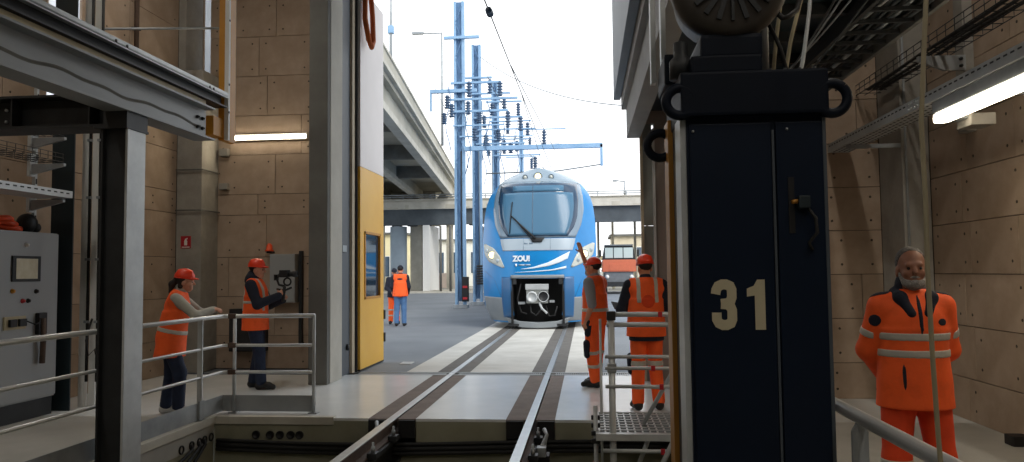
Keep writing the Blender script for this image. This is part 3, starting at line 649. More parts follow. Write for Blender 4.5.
boxm('housing', (2.96, 3.05, 3.9, 6.75, 2.86, 2.965), 'galv', tl, .01)
boxm('tube', (2.945, 3.065, 3.92, 6.72, 2.775, 2.855), 'lamp_tube', tl, .035)
boxm('connector', (3.2, 3.4, 6.6, 6.85, 2.74, 2.84), 'concrete', tl, .01); boxm('connector_arm', (3.05, 3.2, 6.64, 6.8, 2.8, 2.86), 'galv', tl, .005)
area('tube_lamp_light', (3.0, 5.3, 2.755), (.12, 2.7), 9, (1, .86, .66))
tag(boxm('small_box', (XR-.08, XR, 5.15, 5.3, 2.1, 2.4), 'black', bev=.008), 'small black box on the right wall at the picture edge', 'box')
tag(boxm('floor_socket', (3.65, 3.8, 7.05, 7.2, 0, .09), 'black', bev=.012), 'small black socket block on the floor by the right wall', 'socket')
# strut and bracket plate
st = thing('strut', (XR-.05, 7.8, 2.9), 'grey vertical strut on the right wall carrying the wire tray bracket', 'strut')
boxm('channel', (XR-.1, XR-.004, 7.82, 8.0, 2.9, ZC-.003), 'concrete', st, .006)
MB().prism([(XR-.1, 3.65), (3.3, 3.65), (3.3, 3.6), (3.55, 3.5), (XR-.1, 3.5)], 'y', 7.78, 7.82).build('bracket_arm', 'galv', st, .004)
for z in (3.54, 3.61): MB().lathe([(.018, 0), (.018, .02)], (XR-.15, 7.78, z), (0, -1, 0), 6).build('bolt', 'steel_dark', st)
mt = thing('wire_tray', (3.45, 6.5, 3.7), 'wire mesh cable tray high on the right wall above the lamp', 'cable tray')
W0, W1, WZ = 3.3, 3.62, 3.66
for x, zz in ((W0, .12), (W0, .06), (W0, 0), (W0+.1, 0), (W0+.21, 0), (W1, 0), (W1, .06), (W1, .12)):
    MB().tube([(x, 4.5, WZ+zz), (x, 9.52, WZ+zz)], .005, 5).build('long_wire', 'steel_dark', mt)
for y in np.arange(6.0, 9.5, .17): MB().tube([(W0, y, WZ+.12), (W0, y, WZ), (W1, y, WZ), (W1, y, WZ+.12)], .005, 5).build('cross_wire', 'steel_dark', mt)
for k in range(3):
    tag(MB().tube([(W0+.06+.08*k+.015*math.sin(y*3+k), y, WZ+.022) for y in np.arange(4.5, 9.5, .3)], .018, 7).build('cable', 'rubber'), 'black cable lying in the right wire mesh tray, %s' % ('nearest the track', 'in the middle', 'nearest the wall')[k], 'cable', 'cables in the right wire tray')
op = thing('overhead_platform', (1.8, 7, 3.75), 'dark underside of the overhead platform between the jack column and the cable ladder', 'platform')
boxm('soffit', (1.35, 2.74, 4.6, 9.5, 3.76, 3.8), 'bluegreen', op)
boxm('edge_beam', (1.35, 1.42, 4.6, 9.5, 3.62, 3.76), 'steel_dark', op, .004)
for y in np.arange(4.9, 9.4, .75): boxm('joist', (1.42, 2.74, y, y+.07, 3.755, 3.76) if False else (1.42, 2.2, y, y+.07, 3.66, 3.76), 'steel_dark', op, .004)
for y in (5.0, 9.2): boxm('hanger', (1.36, 1.41, y, y+.05, 3.8, ZC), 'steel_dark', op)
# heavy dark ladder of cables above
ld = thing('cable_ladder', (2.45, 6, 3.55), 'broad dark cable ladder full of wires high at the upper right', 'cable ladder')
for x in (2.2, 2.72): boxm('side_rail', (x-.02, x+.02, 3.5, 9.5, 3.55, 3.68), 'steel_dark' if x < 2.5 else 'concrete_dark', ld, .004)
for y in np.arange(4.0, 9.5, .3): boxm('rung', (2.22, 2.70, y, y+.03, 3.57, 3.6), 'steel_dark', ld)
for k in range(8):
    x = 2.25+.058*k
    tag(MB().tube([(x+.012*math.sin(y*2.3+k), y, 3.62+.012*math.sin(y*1.7+2*k)) for y in np.arange(3.5, 9.5, .4)], .02 if k % 3 else .015, 7).build('cable', ('rubber', 'galv', 'rubber', 'tarp')[k % 4]), '%s cable from the track in the dark cable ladder' % ('first', 'second', 'third', 'fourth', 'fifth', 'sixth', 'seventh', 'eighth')[k], 'cable', 'cables in the ladder')
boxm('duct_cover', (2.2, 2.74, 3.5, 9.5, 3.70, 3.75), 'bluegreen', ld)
for k, (a, b) in enumerate((((1.5, 3.9, 3.3), (2.1, 9.4, 3.5)), ((1.65, 3.9, 3.45), (2.15, 9.4, 3.6)), ((1.8, 3.9, 3.4), (2.2, 9.4, 3.45)), ((1.9, 4.0, 3.6), (2.16, 9.4, 3.7)))):
    a, b = Vector(a), Vector(b); pts = [a.lerp(b, i/10)-Vector((0, 0, .1*math.sin(math.pi*i/10))) for i in range(11)]
    tag(MB().tube(pts, .008, 6).build('wire', 'galv' if k % 2 else 'tarp'), ('lowest', 'second', 'third', 'topmost')[k]+' thin wire strung below the upper right cable ladder', 'wire', 'thin wires upper right')
# ------------------------------------------------------------------ rolling access platform in the pit
ap = thing('access_platform', (.5, 7.3, -1.2), 'aluminium access platform with guard rails standing in the pit', 'platform')
PZ = .13
def tb(n, pts, r, m='galv_light'): return MB().tube(pts, r, 10).build(n, m, ap)
tb('post', [(.21, 6.85, -1.15), (.21, 6.85, 1.2)], .03); tb('post', [(1.02, 6.85, -1.15), (1.02, 6.85, 1.2)], .03)
tb('post', [(.13, 7.85, -1.15), (.13, 7.85, 1.07)], .014); tb('post', [(1.02, 7.85, -1.15), (1.02, 7.85, 1.07)], .02)
for z in (1.17, 1.08): tb('guard_rail', [(.17, 6.85, z), (1.04, 6.85, z)], .022)
for z in (.8, .70, .54): tb('guard_rail', [(.15, 6.82, z), (1.04, 6.82, z)], .016)
for x in (.21, 1.02): tb('side_rail', [(x, 6.85, 1.06), (x, 7.85, 1.06)], .014)
tb('brace', [(1.0, 7.2, 1.0), (.5, 7.2, .14)], .02); tb('brace', [(.98, 6.7, .62), (.42, 6.7, -.5)], .022); tb('brace', [(.6, 7.3, .1), (.2, 7.3, -.9)], .022)
boxm('deck_frame', (.06, 1.04, 6.80, 6.85, PZ-.06, PZ), 'galv_light', ap, .004); boxm('deck_frame', (.06, 1.04, 7.85, 7.9, PZ-.06, PZ), 'galv_light', ap, .004)
boxm('deck_frame', (.06, .1, 6.85, 7.85, PZ-.06, PZ), 'galv_light', ap, .004)
for i in range(8): boxm('deck_slat', (.1, 1.04, 6.87+i*.123, 6.87+i*.123+.035, PZ-.04, PZ-.004), 'galv', ap, .003)
for i in range(14): boxm('deck_bar', (.14+i*.066, .155+i*.066, 6.85, 7.85, PZ-.05, PZ-.008), 'galv_light', ap)
for k in range(4): boxm('ladder_clamp', (.02, .1, 6.86+.05*k, 6.9+.05*k, PZ-.1+.06*k, PZ-.06+.06*k), 'steel_dark', ap, .006)
tb('rear_stay', [(.06, 6.95, -.9), (.06, 6.95, .35)], .02)
boxm('coupler', (.17, .25, 6.81, 6.89, 1.12, 1.2), 'steel_dark', ap, .01); boxm('coupler', (.17, .25, 6.81, 6.89, .66, .74), 'galv', ap, .01)
for x, z in ((.62, 1.17), (.8, 1.08), (.55, .7), (.62, .54), (.62, -.02)): boxm('red_mark', (x, x+.035, 6.795, 6.82, z-.024, z+.024), 'red', ap, .002)
tb('lower_rail', [(.12, 6.82, -.02), (1.04, 6.82, -.02)], .018)
for x, y in ((.21, 6.85), (1.02, 6.85), (.13, 7.85), (1.02, 7.85), (.06, 6.95)): MB().lathe([(.05, 0), (.05, .02), (.03, .03), (.03, .3)], (x, y, -1.2), (0, 0, 1), 12).build('foot', 'red' if x < .1 else 'rubber', ap)
MB().tube([(.06, 6.95, -.35), (.06, 6.95, -.15)], .032, 10).build('red_sleeve', 'red', ap)
# ================================================================== TRAIN
XT, YT = -1.35, 20.9
_zs = np.array([.16, .3, .6, 1.0, 1.6, 2.4, 3.0, 3.4, 3.7, 3.95, 4.15, 4.3, 4.39, 4.43]); _ws = np.array([1.26, 1.42, 1.53, 1.57, 1.59, 1.60, 1.575, 1.52, 1.42, 1.24, .97, .66, .34, .02])
_rz = np.array([0, .3, .7, 1.2, 1.6, 2.0, 2.4, 3.0, 3.6, 4.0, 4.25, 4.43]); _ry = np.array([.22, .12, .03, 0, .03, .08, .18, .36, .56, .72, .92, 1.3])
_zt = np.linspace(.16, 4.43, 400)
def _sm(a, n=25):
    p = np.pad(a, n, mode='edge'); k = np.ones(2*n+1)/(2*n+1); return np.convolve(p, k, 'valid')
_wt = _sm(np.interp(_zt, _zs, _ws), 9); _wt[-6:] = np.interp(_zt[-6:], _zs, _ws); _rt = _sm(np.interp(_zt, _rz, _ry))
def tw(z): return float(np.interp(z, _zt, _wt))
def ty(x, z):
    u = min(1, abs(x)/max(tw(z), .05)); return YT + float(np.interp(z, _zt, _rt)) + 0.85*u**3.2*(1 if z < 3.9 else max(.25, 1-(z-3.9)*1.4))
tr = thing('train', (XT, 30, 0), 'blue and grey regional train standing on the track outside the gate', 'train')
mat('train_blue', '0877b8', .3, col2='0b82c6', scale=1, coat=.25)
mat('train_grey', '8496a4', .3, col2='8e9fad', scale=1, coat=.3)
mat('train_skirt', '7d8388', .4, col2='898f93', scale=1.5)
mat('train_mask', '74889a', .25, coat=.4)
mat('train_frame', '1f3b56', .12, coat=.4)
mat('train_glass', '47708d', .2, spec=.35)  # sky reflection put into the glass colour
mat('train_panel', 'a3b2be', .3, coat=.3)
mat('lamp_white', 'ffdf9f', .3, emit=2.2)
mat('lens', 'b9bdb6', .2, spec=.6)
zr = np.concatenate([np.linspace(.16, 4.0, 60), np.linspace(4.03, 4.43, 22)]); us = np.sin(np.linspace(-1, 1, 49)*math.pi/2)
mb = MB(); mb.smooth = True; vs_ = []; fs_ = []
nu = len(us)
for z in zr:
    w_ = tw(z)
    for u in us: vs_.append((XT+u*w_, ty(u*w_, z), z))
HX, HZ = .66, 1.36
for i in range(len(zr)-1):
    for j in range(nu-1):
        xm = (vs_[i*nu+j][0]+vs_[i*nu+j+1][0])/2-XT; zm = (zr[i]+zr[i+1])/2
        if abs(xm) < HX and zm < HZ: continue
        fs_.append((i*nu+j, i*nu+j+1, (i+1)*nu+j+1, (i+1)*nu+j))
# sides running back
bases = len(vs_); YE = 62
for z in zr:
    for s in (-1, 1): vs_.append((XT+s*tw(z), YE, z))
for i in range(len(zr)-1):
    fs_.append((i*nu, (i+1)*nu, bases+2*(i+1), bases+2*i)); fs_.append((i*nu+nu-1, bases+2*i+1, bases+2*(i+1)+1, (i+1)*nu+nu-1))
for i in range(len(zr)-1): fs_.append((bases+2*i, bases+2*i+1, bases+2*i+3, bases+2*i+2))
mb.add(vs_, fs_); mb.build('car_body', 'train_blue', tr)
def patch(name, A, B, m, off=.012, n=18, k=8, parent=None, thick=None):
    """curved panel lying on the nose, ruled between two outlines in (x, z)"""
    def rs(L):
        L = np.array(L, float); d = np.concatenate([[0], np.cumsum(np.hypot(*np.diff(L, axis=0).T))]); t = np.linspace(0, d[-1], n)
        return np.stack([np.interp(t, d, L[:, 0]), np.interp(t, d, L[:, 1])], 1)
    a, b = rs(A), rs(B); t = thick or off+.012
    mb = MB(); mb.smooth = True; V = []; F = []
    for i in range(n):
        for j in range(k+1):
            p = a[i]+(b[i]-a[i])*j/k; V.append((XT+p[0], ty(p[0], p[1])-off, p[1]))
    m0 = len(V); rim = [i*(k+1) for i in range(n)]+[(n-1)*(k+1)+j for j in range(1, k+1)]+[i*(k+1)+k for i in range(n-2, -1, -1)]+[j for j in range(k-1, 0, -1)]
    for i in range(n-1):
        for j in range(k): F.append((i*(k+1)+j, i*(k+1)+j+1, (i+1)*(k+1)+j+1, (i+1)*(k+1)+j))
    for q in rim: V.append((V[q][0], V[q][1]+t, V[q][2]))
    for i in range(len(rim)): F.append((rim[i], rim[(i+1) % len(rim)], m0+(i+1) % len(rim), m0+i))
    mb.add(V, F); return mb.build(name, m, parent or tr)
def sym(L): return [(-x, z) for x, z in L]
zc = np.linspace(3.97, 4.42, 14)
patch('roof_cap', [(-tw(z)*.985, z) for z in zc], [(tw(z)*.985, z) for z in zc], 'train_grey', k=24)
mk = [(-1.15, 3.99), (-1.25, 3.6), (-1.27, 3.2), (-1.2, 2.8), (-1.03, 2.42)]
patch('windscreen_mask', mk, sym(mk), 'train_mask', .014, k=24)
fr = [(-1.08, 3.95), (-1.12, 3.5), (-1.09, 3.0), (-1.0, 2.72), (-.82, 2.46)]
wso = patch('windscreen_frame', fr, sym(fr), 'train_frame', .022, k=24)
gl = [(-.98, 3.68), (-1.0, 3.3), (-.97, 3.0), (-.9, 2.75), (-.78, 2.49)]
patch('windscreen', gl, sym(gl), 'train_glass', .03, k=20, parent=wso)
patch('destination_display', [(-.7, 3.88), (-.7, 3.71)], [(.72, 3.88), (.72, 3.71)], 'train_glass', .03, n=4, k=10, parent=wso)
patch('centre_line', [(-.14, 3.9), (-.14, 2.48)], [(-.125, 3.9), (-.125, 2.48)], 'train_frame', .034, n=16, k=1, parent=wso)
lp = [(-1.03, 2.4), (-1.0, 2.25), (-.95, 2.08)]
lpo = patch('lower_windscreen_panel', lp, sym(lp), 'train_panel', .014, k=20)
patch('panel_joint', [(-.38, 2.4), (-.38, 2.1)], [(-.37, 2.4), (-.37, 2.1)], 'train_mask', .018, n=4, k=1); patch('panel_joint', [(.35, 2.4), (.35, 2.1)], [(.36, 2.4), (.36, 2.1)], 'train_mask', .018, n=4, k=1)
for x, z in ((-.36, 2.27), (-.22, 2.27)): patch('vent_slot', [(x, z+.02), (x, z-.02)], [(x+.1, z+.02), (x+.1, z-.02)], 'train_mask', .018, n=2, k=2)
for s in (-1, 1):
    A = [(s*1.56, 2.28), (s*1.52, 2.0), (s*1.38, 1.80), (s*.94, 1.62)]; B = [(s*1.5, 2.30), (s*1.22, 2.16), (s*1.04, 1.95), (s*.9, 1.64)]
    hl = patch('headlight', A, B, 'lens', .018, n=14, k=6)
    for x, z, r_, m in ((1.27, 1.98, .1, 'lamp_white'), (1.44, 2.1, .06, 'train_panel'), (1.1, 1.82, .05, 'train_panel')):
        y = ty(x, z); MB().lathe([(r_, -.02), (r_, .03), (r_*.8, .045), (0, .05)], (XT+s*x, y-.012, z), (0, -1, 0), 18).build('lamp', m, hl)
    MB().torus((XT+s*1.27, ty(1.27, 1.98)-.045, 1.98), (0, 1, 0), .105, .014, 20, 6).build('lamp_ring', 'train_mask', hl)
    # grey skirt and dark flank beside the coupler bay
    A = [(s*1.54, .86), (s*1.5, .5), (s*1.36, .2)]; B = [(s*.72, .82), (s*.72, .5), (s*.72, .2)]
    patch('skirt', A, B, 'train_skirt', .012, k=12)
    A = [(s*.98, 1.38), (s*.99, .9), (s*.95, .3)]; B = [(s*.70, 1.38), (s*.70, .9), (s*.70, .3)]
    patch('bay_flank', A, B, 'train_flank', .018, k=6) if 'train_flank' in M or mat('train_flank', '2a5f8f', .3, coat=.3) else 0
    patch('shoulder_crease', [(s*1.5, 1.55), (s*1.2, 1.32), (s*1.0, .82)], [(s*1.5, 1.53), (s*1.19, 1.31), (s*.985, .82)], 'train_flank', .006, n=14, k=1)
for x, r_, m in ((0, .13, 'lamp_white'), (-.36, .085, 'lens'), (.37, .085, 'lens')):
    z = 4.15 - abs(x)*.06; y = ty(x, z)
    o = MB().lathe([(r_, -.3), (r_, .03), (r_*.85, .05), (r_*.8, .03), (0, .03)], (XT+x, y-.01, z), (0, -1, 0), 20).build('roof_lamp', 'train_mask', tr)
    MB().lathe([(r_*.66, 0), (r_*.55, .03), (0, .045)], (XT+x, y-.035, z), (0, -1, 0), 18).build('lens', m, o)
# white sweep
mat('train_white', 'dfe8ee', .25, coat=.3)
patch('white_sweep', [(-.45, 1.585), (-.1, 1.64), (.3, 1.76), (.62, 1.92), (.88, 2.05)], [(-.45, 1.58), (-.1, 1.60), (.3, 1.66), (.6, 1.75), (.82, 1.86)], 'train_white', .016, n=16, k=4)
patch('white_line', [(-.62, 1.50), (-.1, 1.53), (.4, 1.57), (.78, 1.66)], [(-.62, 1.495), (-.1, 1.51), (.4, 1.54), (.78, 1.60)], 'train_white', .016, n=14, k=2)
# lettering
def lettering(body, x, z, h, stretch, m, parent, off=.02, name='lettering'):
    cu = bpy.data.curves.new('t', 'FONT'); cu.body = body; cu.size = h/.7; cu.extrude = .004; cu.offset = .011
    ob = bpy.data.objects.new('t', cu); COL.objects.link(ob); dg = bpy.context.evaluated_depsgraph_get()
    me = bpy.data.meshes.new_from_object(ob.evaluated_get(dg)); COL.objects.unlink(ob); bpy.data.objects.remove(ob)
    mb = MB(); V = [(XT+x+v.co.x*stretch, ty(x+v.co.x*stretch, z+v.co.y)-off-v.co.z, z+v.co.y) for v in me.vertices]
    mb.add(V, [tuple(p.vertices) for p in me.polygons]); bpy.data.meshes.remove(me)
    return mb.build(name, m, parent)
lettering('ZOU!', -.66, 1.80, .14, .95, 'train_white', tr)
patch('emblem', [(-.6, 1.73), (-.6, 1.66)], [(-.55, 1.73), (-.55, 1.66)], 'train_white', .016, n=3, k=1)
for x0, x1 in ((-.5, -.34), (-.32, -.18)): patch('caption_bar', [(x0, 1.715), (x0, 1.68)], [(x1, 1.715), (x1, 1.68)], 'train_panel', .015, n=2, k=2)
# wiper
def onnose(x, z, d): return (XT+x, ty(x, z)-d, z)
wp_ = patch('wiper_base', [(-.2, 2.42), (-.12, 2.3)], [(.2, 2.42), (.12, 2.3)], 'black', .05, n=4, k=4)
MB().tube([onnose(-.05, 2.4, .07), onnose(-.4, 2.72, .08), onnose(-.74, 3.05, .06)], [.035, .025, .016], 8).build('wiper_arm', 'black', tr)
MB().tube([onnose(-.62, 2.95, .07), onnose(-.36, 2.62, .07), onnose(-.2, 2.45, .06)], .012, 6).build('wiper_rod', 'black', tr)
MB().tube([onnose(-.70, 3.42, .05), onnose(-.735, 3.05, .05), onnose(-.76, 2.55, .05)], .014, 6).build('wiper_blade', 'black', tr)
# coupler bay
bay = MB().box(XT-HX-.05, XT+HX+.05, YT+1.0, YT+1.02, .05, HZ+.05).box(XT-HX-.06, XT-HX, YT+.06, YT+1.0, .05, HZ+.05).box(XT+HX, XT+HX+.06, YT+.06, YT+1.0, .05, HZ+.05).box(XT-HX, XT+HX, YT+.06, YT+1.0, HZ, HZ+.06)
bay.build('coupler_bay', 'black', tr)
patch('bay_lintel', [(-.72, 1.43), (-.72, 1.34)], [(.72, 1.43), (.72, 1.34)], 'train_skirt', .05, n=3, k=14)
for s in (-1, 1): boxm('bay_stop', (XT+s*.62-.05, XT+s*.62+.05, YT+.02, YT+.14, 1.18, 1.36), 'steel_dark', tr, .01)
mat('coupler', '989b98', .4, metal=.3, var=.1, scale=6)
cpl = boxm('coupler', (XT-.3, XT+.28, YT-.06, YT+.3, .68, 1.18), 'coupler', tr, .03)
boxm('coupler_cover', (XT-.32, XT+.30, YT-.09, YT+.1, 1.04, 1.19), 'galv_light', cpl, .02)
MB().lathe([(.15, 0), (.15, .06), (.11, .075), (.1, .03), (0, .03)], (XT-.14, YT-.06, .85), (0, -1, 0), 20).build('cone', 'galv_light', cpl)
MB().lathe([(.16, 0), (.16, .03), (.13, .03), (.13, .005), (0, .005)], (XT+.16, YT-.06, .86), (0, -1, 0), 20).build('funnel', 'black', cpl)
MB().torus((XT+.16, YT-.08, .86), (0, 1, 0), .14, .015, 20, 6).build('funnel_ring', 'galv_light', cpl)
boxm('coupler_shaft', (XT-.12, XT+.12, YT+.3, YT+1.0, .75, 1.0), 'steel_dark', cpl, .02)
boxm('side_plate', (XT-.52, XT-.34, YT-.02, YT+.1, .66, .72), 'galv', cpl, .006); boxm('side_plate', (XT+.32, XT+.45, YT-.02, YT+.1, .7, .76), 'galv', cpl, .006)
MB().tube([(XT+.05, YT-.05, .7), (XT+.12, YT-.1, .55), (XT+.26, YT-.1, .42)], .03, 8).build('hook', 'galv_light', cpl)
for k, p in enumerate(([(-.2, .7), (-.18, .45), (-.05, .36), (.08, .5), (.1, .7)], [(.2, .66), (.3, .34), (.45, .36), (.52, .6)], [(-.45, 1.2), (-.55, .8), (-.45, .45), (-.3, .4)])):
    MB().tube([(XT+x, YT+.05+.03*k, z) for x, z in p], .022, 7).build('air_hose', 'rubber', tr)
patch('bumper_lip', [(-.86, .30), (-.5, .2), (0, .17), (.5, .2), (.86, .30)], [(-.8, .17), (-.5, .05), (0, .02), (.5, .05), (.8, .17)], 'train_skirt', .14, n=20, k=6, thick=.25)
boxm('bay_floor', (XT-.8, XT+.8, YT+.05, YT+1.0, .08, .14), 'steel_dark', tr)
boxm('underframe', (XT-1.2, XT+1.2, YT+1.6, YE-1, .1, .3), 'black', tr)
for y in (YT+3, YT+5.5, YT+17, YT+19.5):
    for x in RAILS: MB().lathe([(.42, -.06), (.44, -.05), (.44, .05), (.42, .06)], (x, y, .44), (1, 0, 0), 24).build('wheel', 'steel_dark', tr)
for s in (-1, 1):
    for y in (YT+2.6, YT+5, YT+7.2, YT+9.4, YT+13, YT+15.2):
        x = XT+s*1.60; boxm('side_window', (x-.012, x+.012, y, y+1.5, 2.2, 3.1), 'train_frame', tr, .006)
    x = XT+s*1.60; boxm('side_door', (x-.014, x+.014, YT+11.2, YT+12.6, .6, 3.1), 'train_grey', tr, .006)
tr.scale = (1.025, 1, 1.04)
# ================================================================== OUTSIDE
VYAW = R(5.56)                                  # heading of the viaduct
def W(l, d, z):                                  # viaduct frame: l to the right, d along the viaduct
    return (l*math.cos(VYAW)-d*math.sin(VYAW), l*math.sin(VYAW)+d*math.cos(VYAW), z)
class VB(MB):
    def vbox(s, l0, l1, d0, d1, z0, z1):
        v = [W(l, d, z) for z in (z0, z1) for d in (d0, d1) for l in (l0, l1)]
        return s.add(v, [(0, 2, 3, 1), (4, 5, 7, 6), (0, 1, 5, 4), (2, 6, 7, 3), (0, 4, 6, 2), (1, 3, 7, 5)])
def vb(name, b, m, par): return VB().vbox(*b).build(name, m, par)
va = thing('viaduct', W(-10, 40, 0), 'concrete road viaduct with deep girders passing behind the gate leaf', 'viaduct')
vb('deck', (-17, -4.9, 18, 74, 9.25, 9.5), 'concrete_far', va)
vb('cornice', (-5.2, -4.72, 18, 74, 9.45, 9.62), 'concrete_light', va)
vb('parapet', (-5.05, -4.85, 18, 74, 9.62, 10.25), 'concrete_far', va)
vb('parapet_cap', (-5.12, -4.8, 18, 74, 10.25, 10.36), 'concrete_light', va)
for l0, l1, z in ((-5.55, -5.05, 8.15), (-8.6, -8.1, 8.15), (-11.6, -11.1, 8.15), (-14.6, -14.1, 8.15)):
    vb('girder', (l0+.12, l1-.12, 18, 70.5, z+.3, 9.25), 'concrete_far', va); vb('girder_foot', (l0, l1, 18, 70.5, z, z+.3), 'concrete_light', va)
for d in (27, 36, 45, 54): vb('cross_girder', (-14.2, -5.4, d, d+.4, 8.4, 9.25), 'concrete_dark', va)
# pier heads with a chevron opening
for k, d in enumerate((70.6,)):
    p = thing('viaduct_pier', W(-9, d, 0), 'concrete viaduct pier with a chevron head above the crossing bridge', 'pier')
    def wp(poly, d0, d1, name, m):
        mb = MB(); n = len(poly); V = [W(l, d0, z) for l, z in poly]+[W(l, d1, z) for l, z in poly]
        mb.add(V, [tuple(range(n-1, -1, -1)), tuple(range(n, 2*n))]+[(i, (i+1) % n, n+(i+1) % n, n+i) for i in range(n)]); return mb.build(name, m, p)
    wp([(-7.2, 6.0), (-6.8, 6.0), (-6.0, 7.3), (-5.2, 6.0), (-4.9, 6.0), (-4.9, 9.2), (-6.5, 9.2), (-7.2, 8.3)], d, d+1.2, 'head', 'concrete_far')
    wp([(-15, 7.8), (-7.2, 7.8), (-7.2, 9.2), (-15, 9.2)], d+.2, d+1.2, 'cross_head', 'concrete_far')
    vb('shaft', (-8.8, -7.3, d+.2, d+1.2, 0, 7.8), 'concrete_far', p); vb('shaft', (-13, -12, d+.2, d+1.2, 0, 7.8), 'concrete_far', p)
# ribbed wall seen between the girders and the crossing bridge
rw = thing('ribbed_wall', W(-11, 76, 4.0), 'ribbed concrete retaining wall seen beneath the viaduct girders', 'wall')
vb('backing', (-18, -5.2, 76.2, 76.5, 6.4, 10.8), 'concrete_far', rw)
for i in range(15): vb('rib', (-17.9+i*.86, -17.4+i*.86, 75.9, 76.2, 6.4, 10.4), 'concrete_light' if i % 3 else 'concrete_far', rw)
for l in (-17.5, -12, -6.6): vb('leg', (l, l+.7, 76.2, 76.5, 0, 6.4), 'concrete_far', rw)
# bridge crossing the track
br = thing('crossing_bridge', (-6, 62, 5.6), 'concrete bridge crossing behind the train with a dark girder and railing', 'bridge')
BRX = (-40, 30)
boxm('girder', (*BRX, 62.0, 62.5, 5.6, 6.9), 'bridge_dark', br) if mat('bridge_dark', '3f464c', .7, col2='525a60', scale=.6) else 0
boxm('soffit', (*BRX, 62.5, 69, 6.3, 6.9), 'concrete_dark', br)
boxm('deck_edge', (*BRX, 61.7, 69.2, 6.9, 7.5), 'concrete_light', br)
boxm('parapet', (*BRX, 61.8, 62.05, 7.5, 7.66), 'concrete_far', br); boxm('parapet_cap', (*BRX, 61.7, 62.1, 7.66, 7.74), 'concrete_light', br)
for z in (8.1, 7.92): MB().tube([(BRX[0], 61.9, z), (BRX[1], 61.9, z)], .05, 6).build('handrail', 'galv', br)
for x in np.arange(-22, 10, 2.3): boxm('railing_post', (x-.05, x+.05, 61.85, 61.95, 7.74, 8.1), 'galv', br)
for i, x in enumerate(np.arange(-20, 8, 1.7)): boxm('stain', (x, x+.3+.4*(i % 3), 61.694, 61.702, 6.95, 7.05+.2*(i % 2)), 'concrete_far', br)
def pier(xa, xb, y0, y1, label, m, rnd=False):
    o = thing('bridge_pier', ((xa+xb)/2, (y0+y1)/2, 0), label, 'pier', 'piers under the crossing bridge')
    if rnd: MB().lathe([((xb-xa)/2, 0), ((xb-xa)/2, 5.4)], ((xa+xb)/2, (y0+y1)/2, .12), (0, 0, 1), 24).build('shaft', m, o)
    else: boxm('shaft', (xa, xb, y0, y1, .12 if xa < 0 else 0, 5.59), m, o, .05)
    boxm('bearing_block', ((xa+xb)/2-.4, (xa+xb)/2+.4, 62.05, 62.45, 5.5, 5.6), 'steel_dark', o)
pier(-16.4, -15.0, 62, 63.4, 'round blue-grey pier under the bridge behind the man in jeans', 'pier_blue', True) if mat('pier_blue', '93a1ad', .8, var=.08, scale=.8) else 0
pier(-14.9, -13.9, 63.5, 65, 'broad pale concrete pier right of the round pier', 'concrete_light')
pier(-13.5, -12.9, 62, 66, 'narrow white-faced pier left of the catenary masts', 'white')
pier(-9.6, -8.8, 64, 66, 'thin concrete pier behind the catenary masts', 'concrete_far')
pier(6.2, 7.4, 62, 64, 'concrete pier right of the orange truck', 'concrete_far')
for k, x in enumerate((-11.7, -10.9)): tag(MB().tube([(x, 60.5, 0), (x, 60.5, 5.4)], .1, 10).build('pole', 'concrete_dark'), ('thin dark pole left under the bridge', 'thin dark pole beside the catenary masts under the bridge')[k], 'pole', 'poles under the bridge')
# pavement with kerb beyond the asphalt, left
pv = thing('pavement', (-22, 66, 0), 'pale pavement with kerb along the far side of the yard', 'pavement')
boxm('slab', (-60, -6.5, 60.2, 69, -.02, .12), 'concrete_far', pv); boxm('kerb', (-60, -6.5, 59.95, 60.2, -.02, .12), 'concrete_light', pv)
# low buildings and sheds seen under the bridge
def shed(name, x0, x1, y, h, m, wins, label, dark='glass_dark'):
    o = thing(name, ((x0+x1)/2, y, 0), label, 'building')
    boxm('wall', (x0, x1, y, y+8, 0, h), m, o); boxm('roof', (x0-.3, x1+.3, y-.3, y+8.3, h, h+.25), 'concrete_dark', o)
    for a, b, z0, z1 in wins:
        f = boxm('window', (a, b, y-.06, y+.02, z0, z1), 'white', o); boxm('pane', (a+.08, b-.08, y-.08, y-.05, z0+.08, z1-.08), dark, f)
mat('shed_yellow', 'e3d6a8', .8, col2='f0e6c2', scale=.6); mat('shed_beige', 'c9bda3', .8, col2='d8cdb5', scale=.5); mat('shed_white', 'dcdcd4', .8, col2='eaeae2', scale=.5)
shed('warehouse', -34, -20.5, 84, 6, 'shed_yellow', [(-33+i*2.4, -31.6+i*2.4, 1.2, 3.6) for i in range(5)], 'pale yellow warehouse under the viaduct at the far left')
shed('depot_building', -19, -10, 92, 5.5, 'shed_white', [(-18.5+i*2.2, -17.3+i*2.2, 1.5, 4.2) for i in range(4)], 'white depot building with tall windows beyond the bridge piers')
shed('beige_building', 3.0, 16, 88, 5.6, 'shed_beige', [(3.6+i*2.1, 5.0+i*2.1, 1.6, 4.4) for i in range(5)], 'beige building with windows behind the orange truck')
tag(boxm('container', (-16.2, -13.6, 80, 84, 0, 1.6), 'jamb_brown', bev=.03), 'low brown container in front of the white depot building', 'container')
# fence and bare posts by the truck
fn = thing('fence', (3, 76, 0), 'pale panel fence with posts behind the orange truck', 'fence')
for i in range(9): boxm('post', (-.6+i*1.1, -.45+i*1.1, 76, 76.15, 0, 3.2), 'shed_beige', fn)
for i in range(8):
    for z in (.3, 1.1, 1.9, 2.7): boxm('rail_board', (-.45+i*1.1, .5+i*1.1, 76.03, 76.1, z, z+.45), 'shed_white' if (i+int(z*2)) % 2 else 'cream', fn)
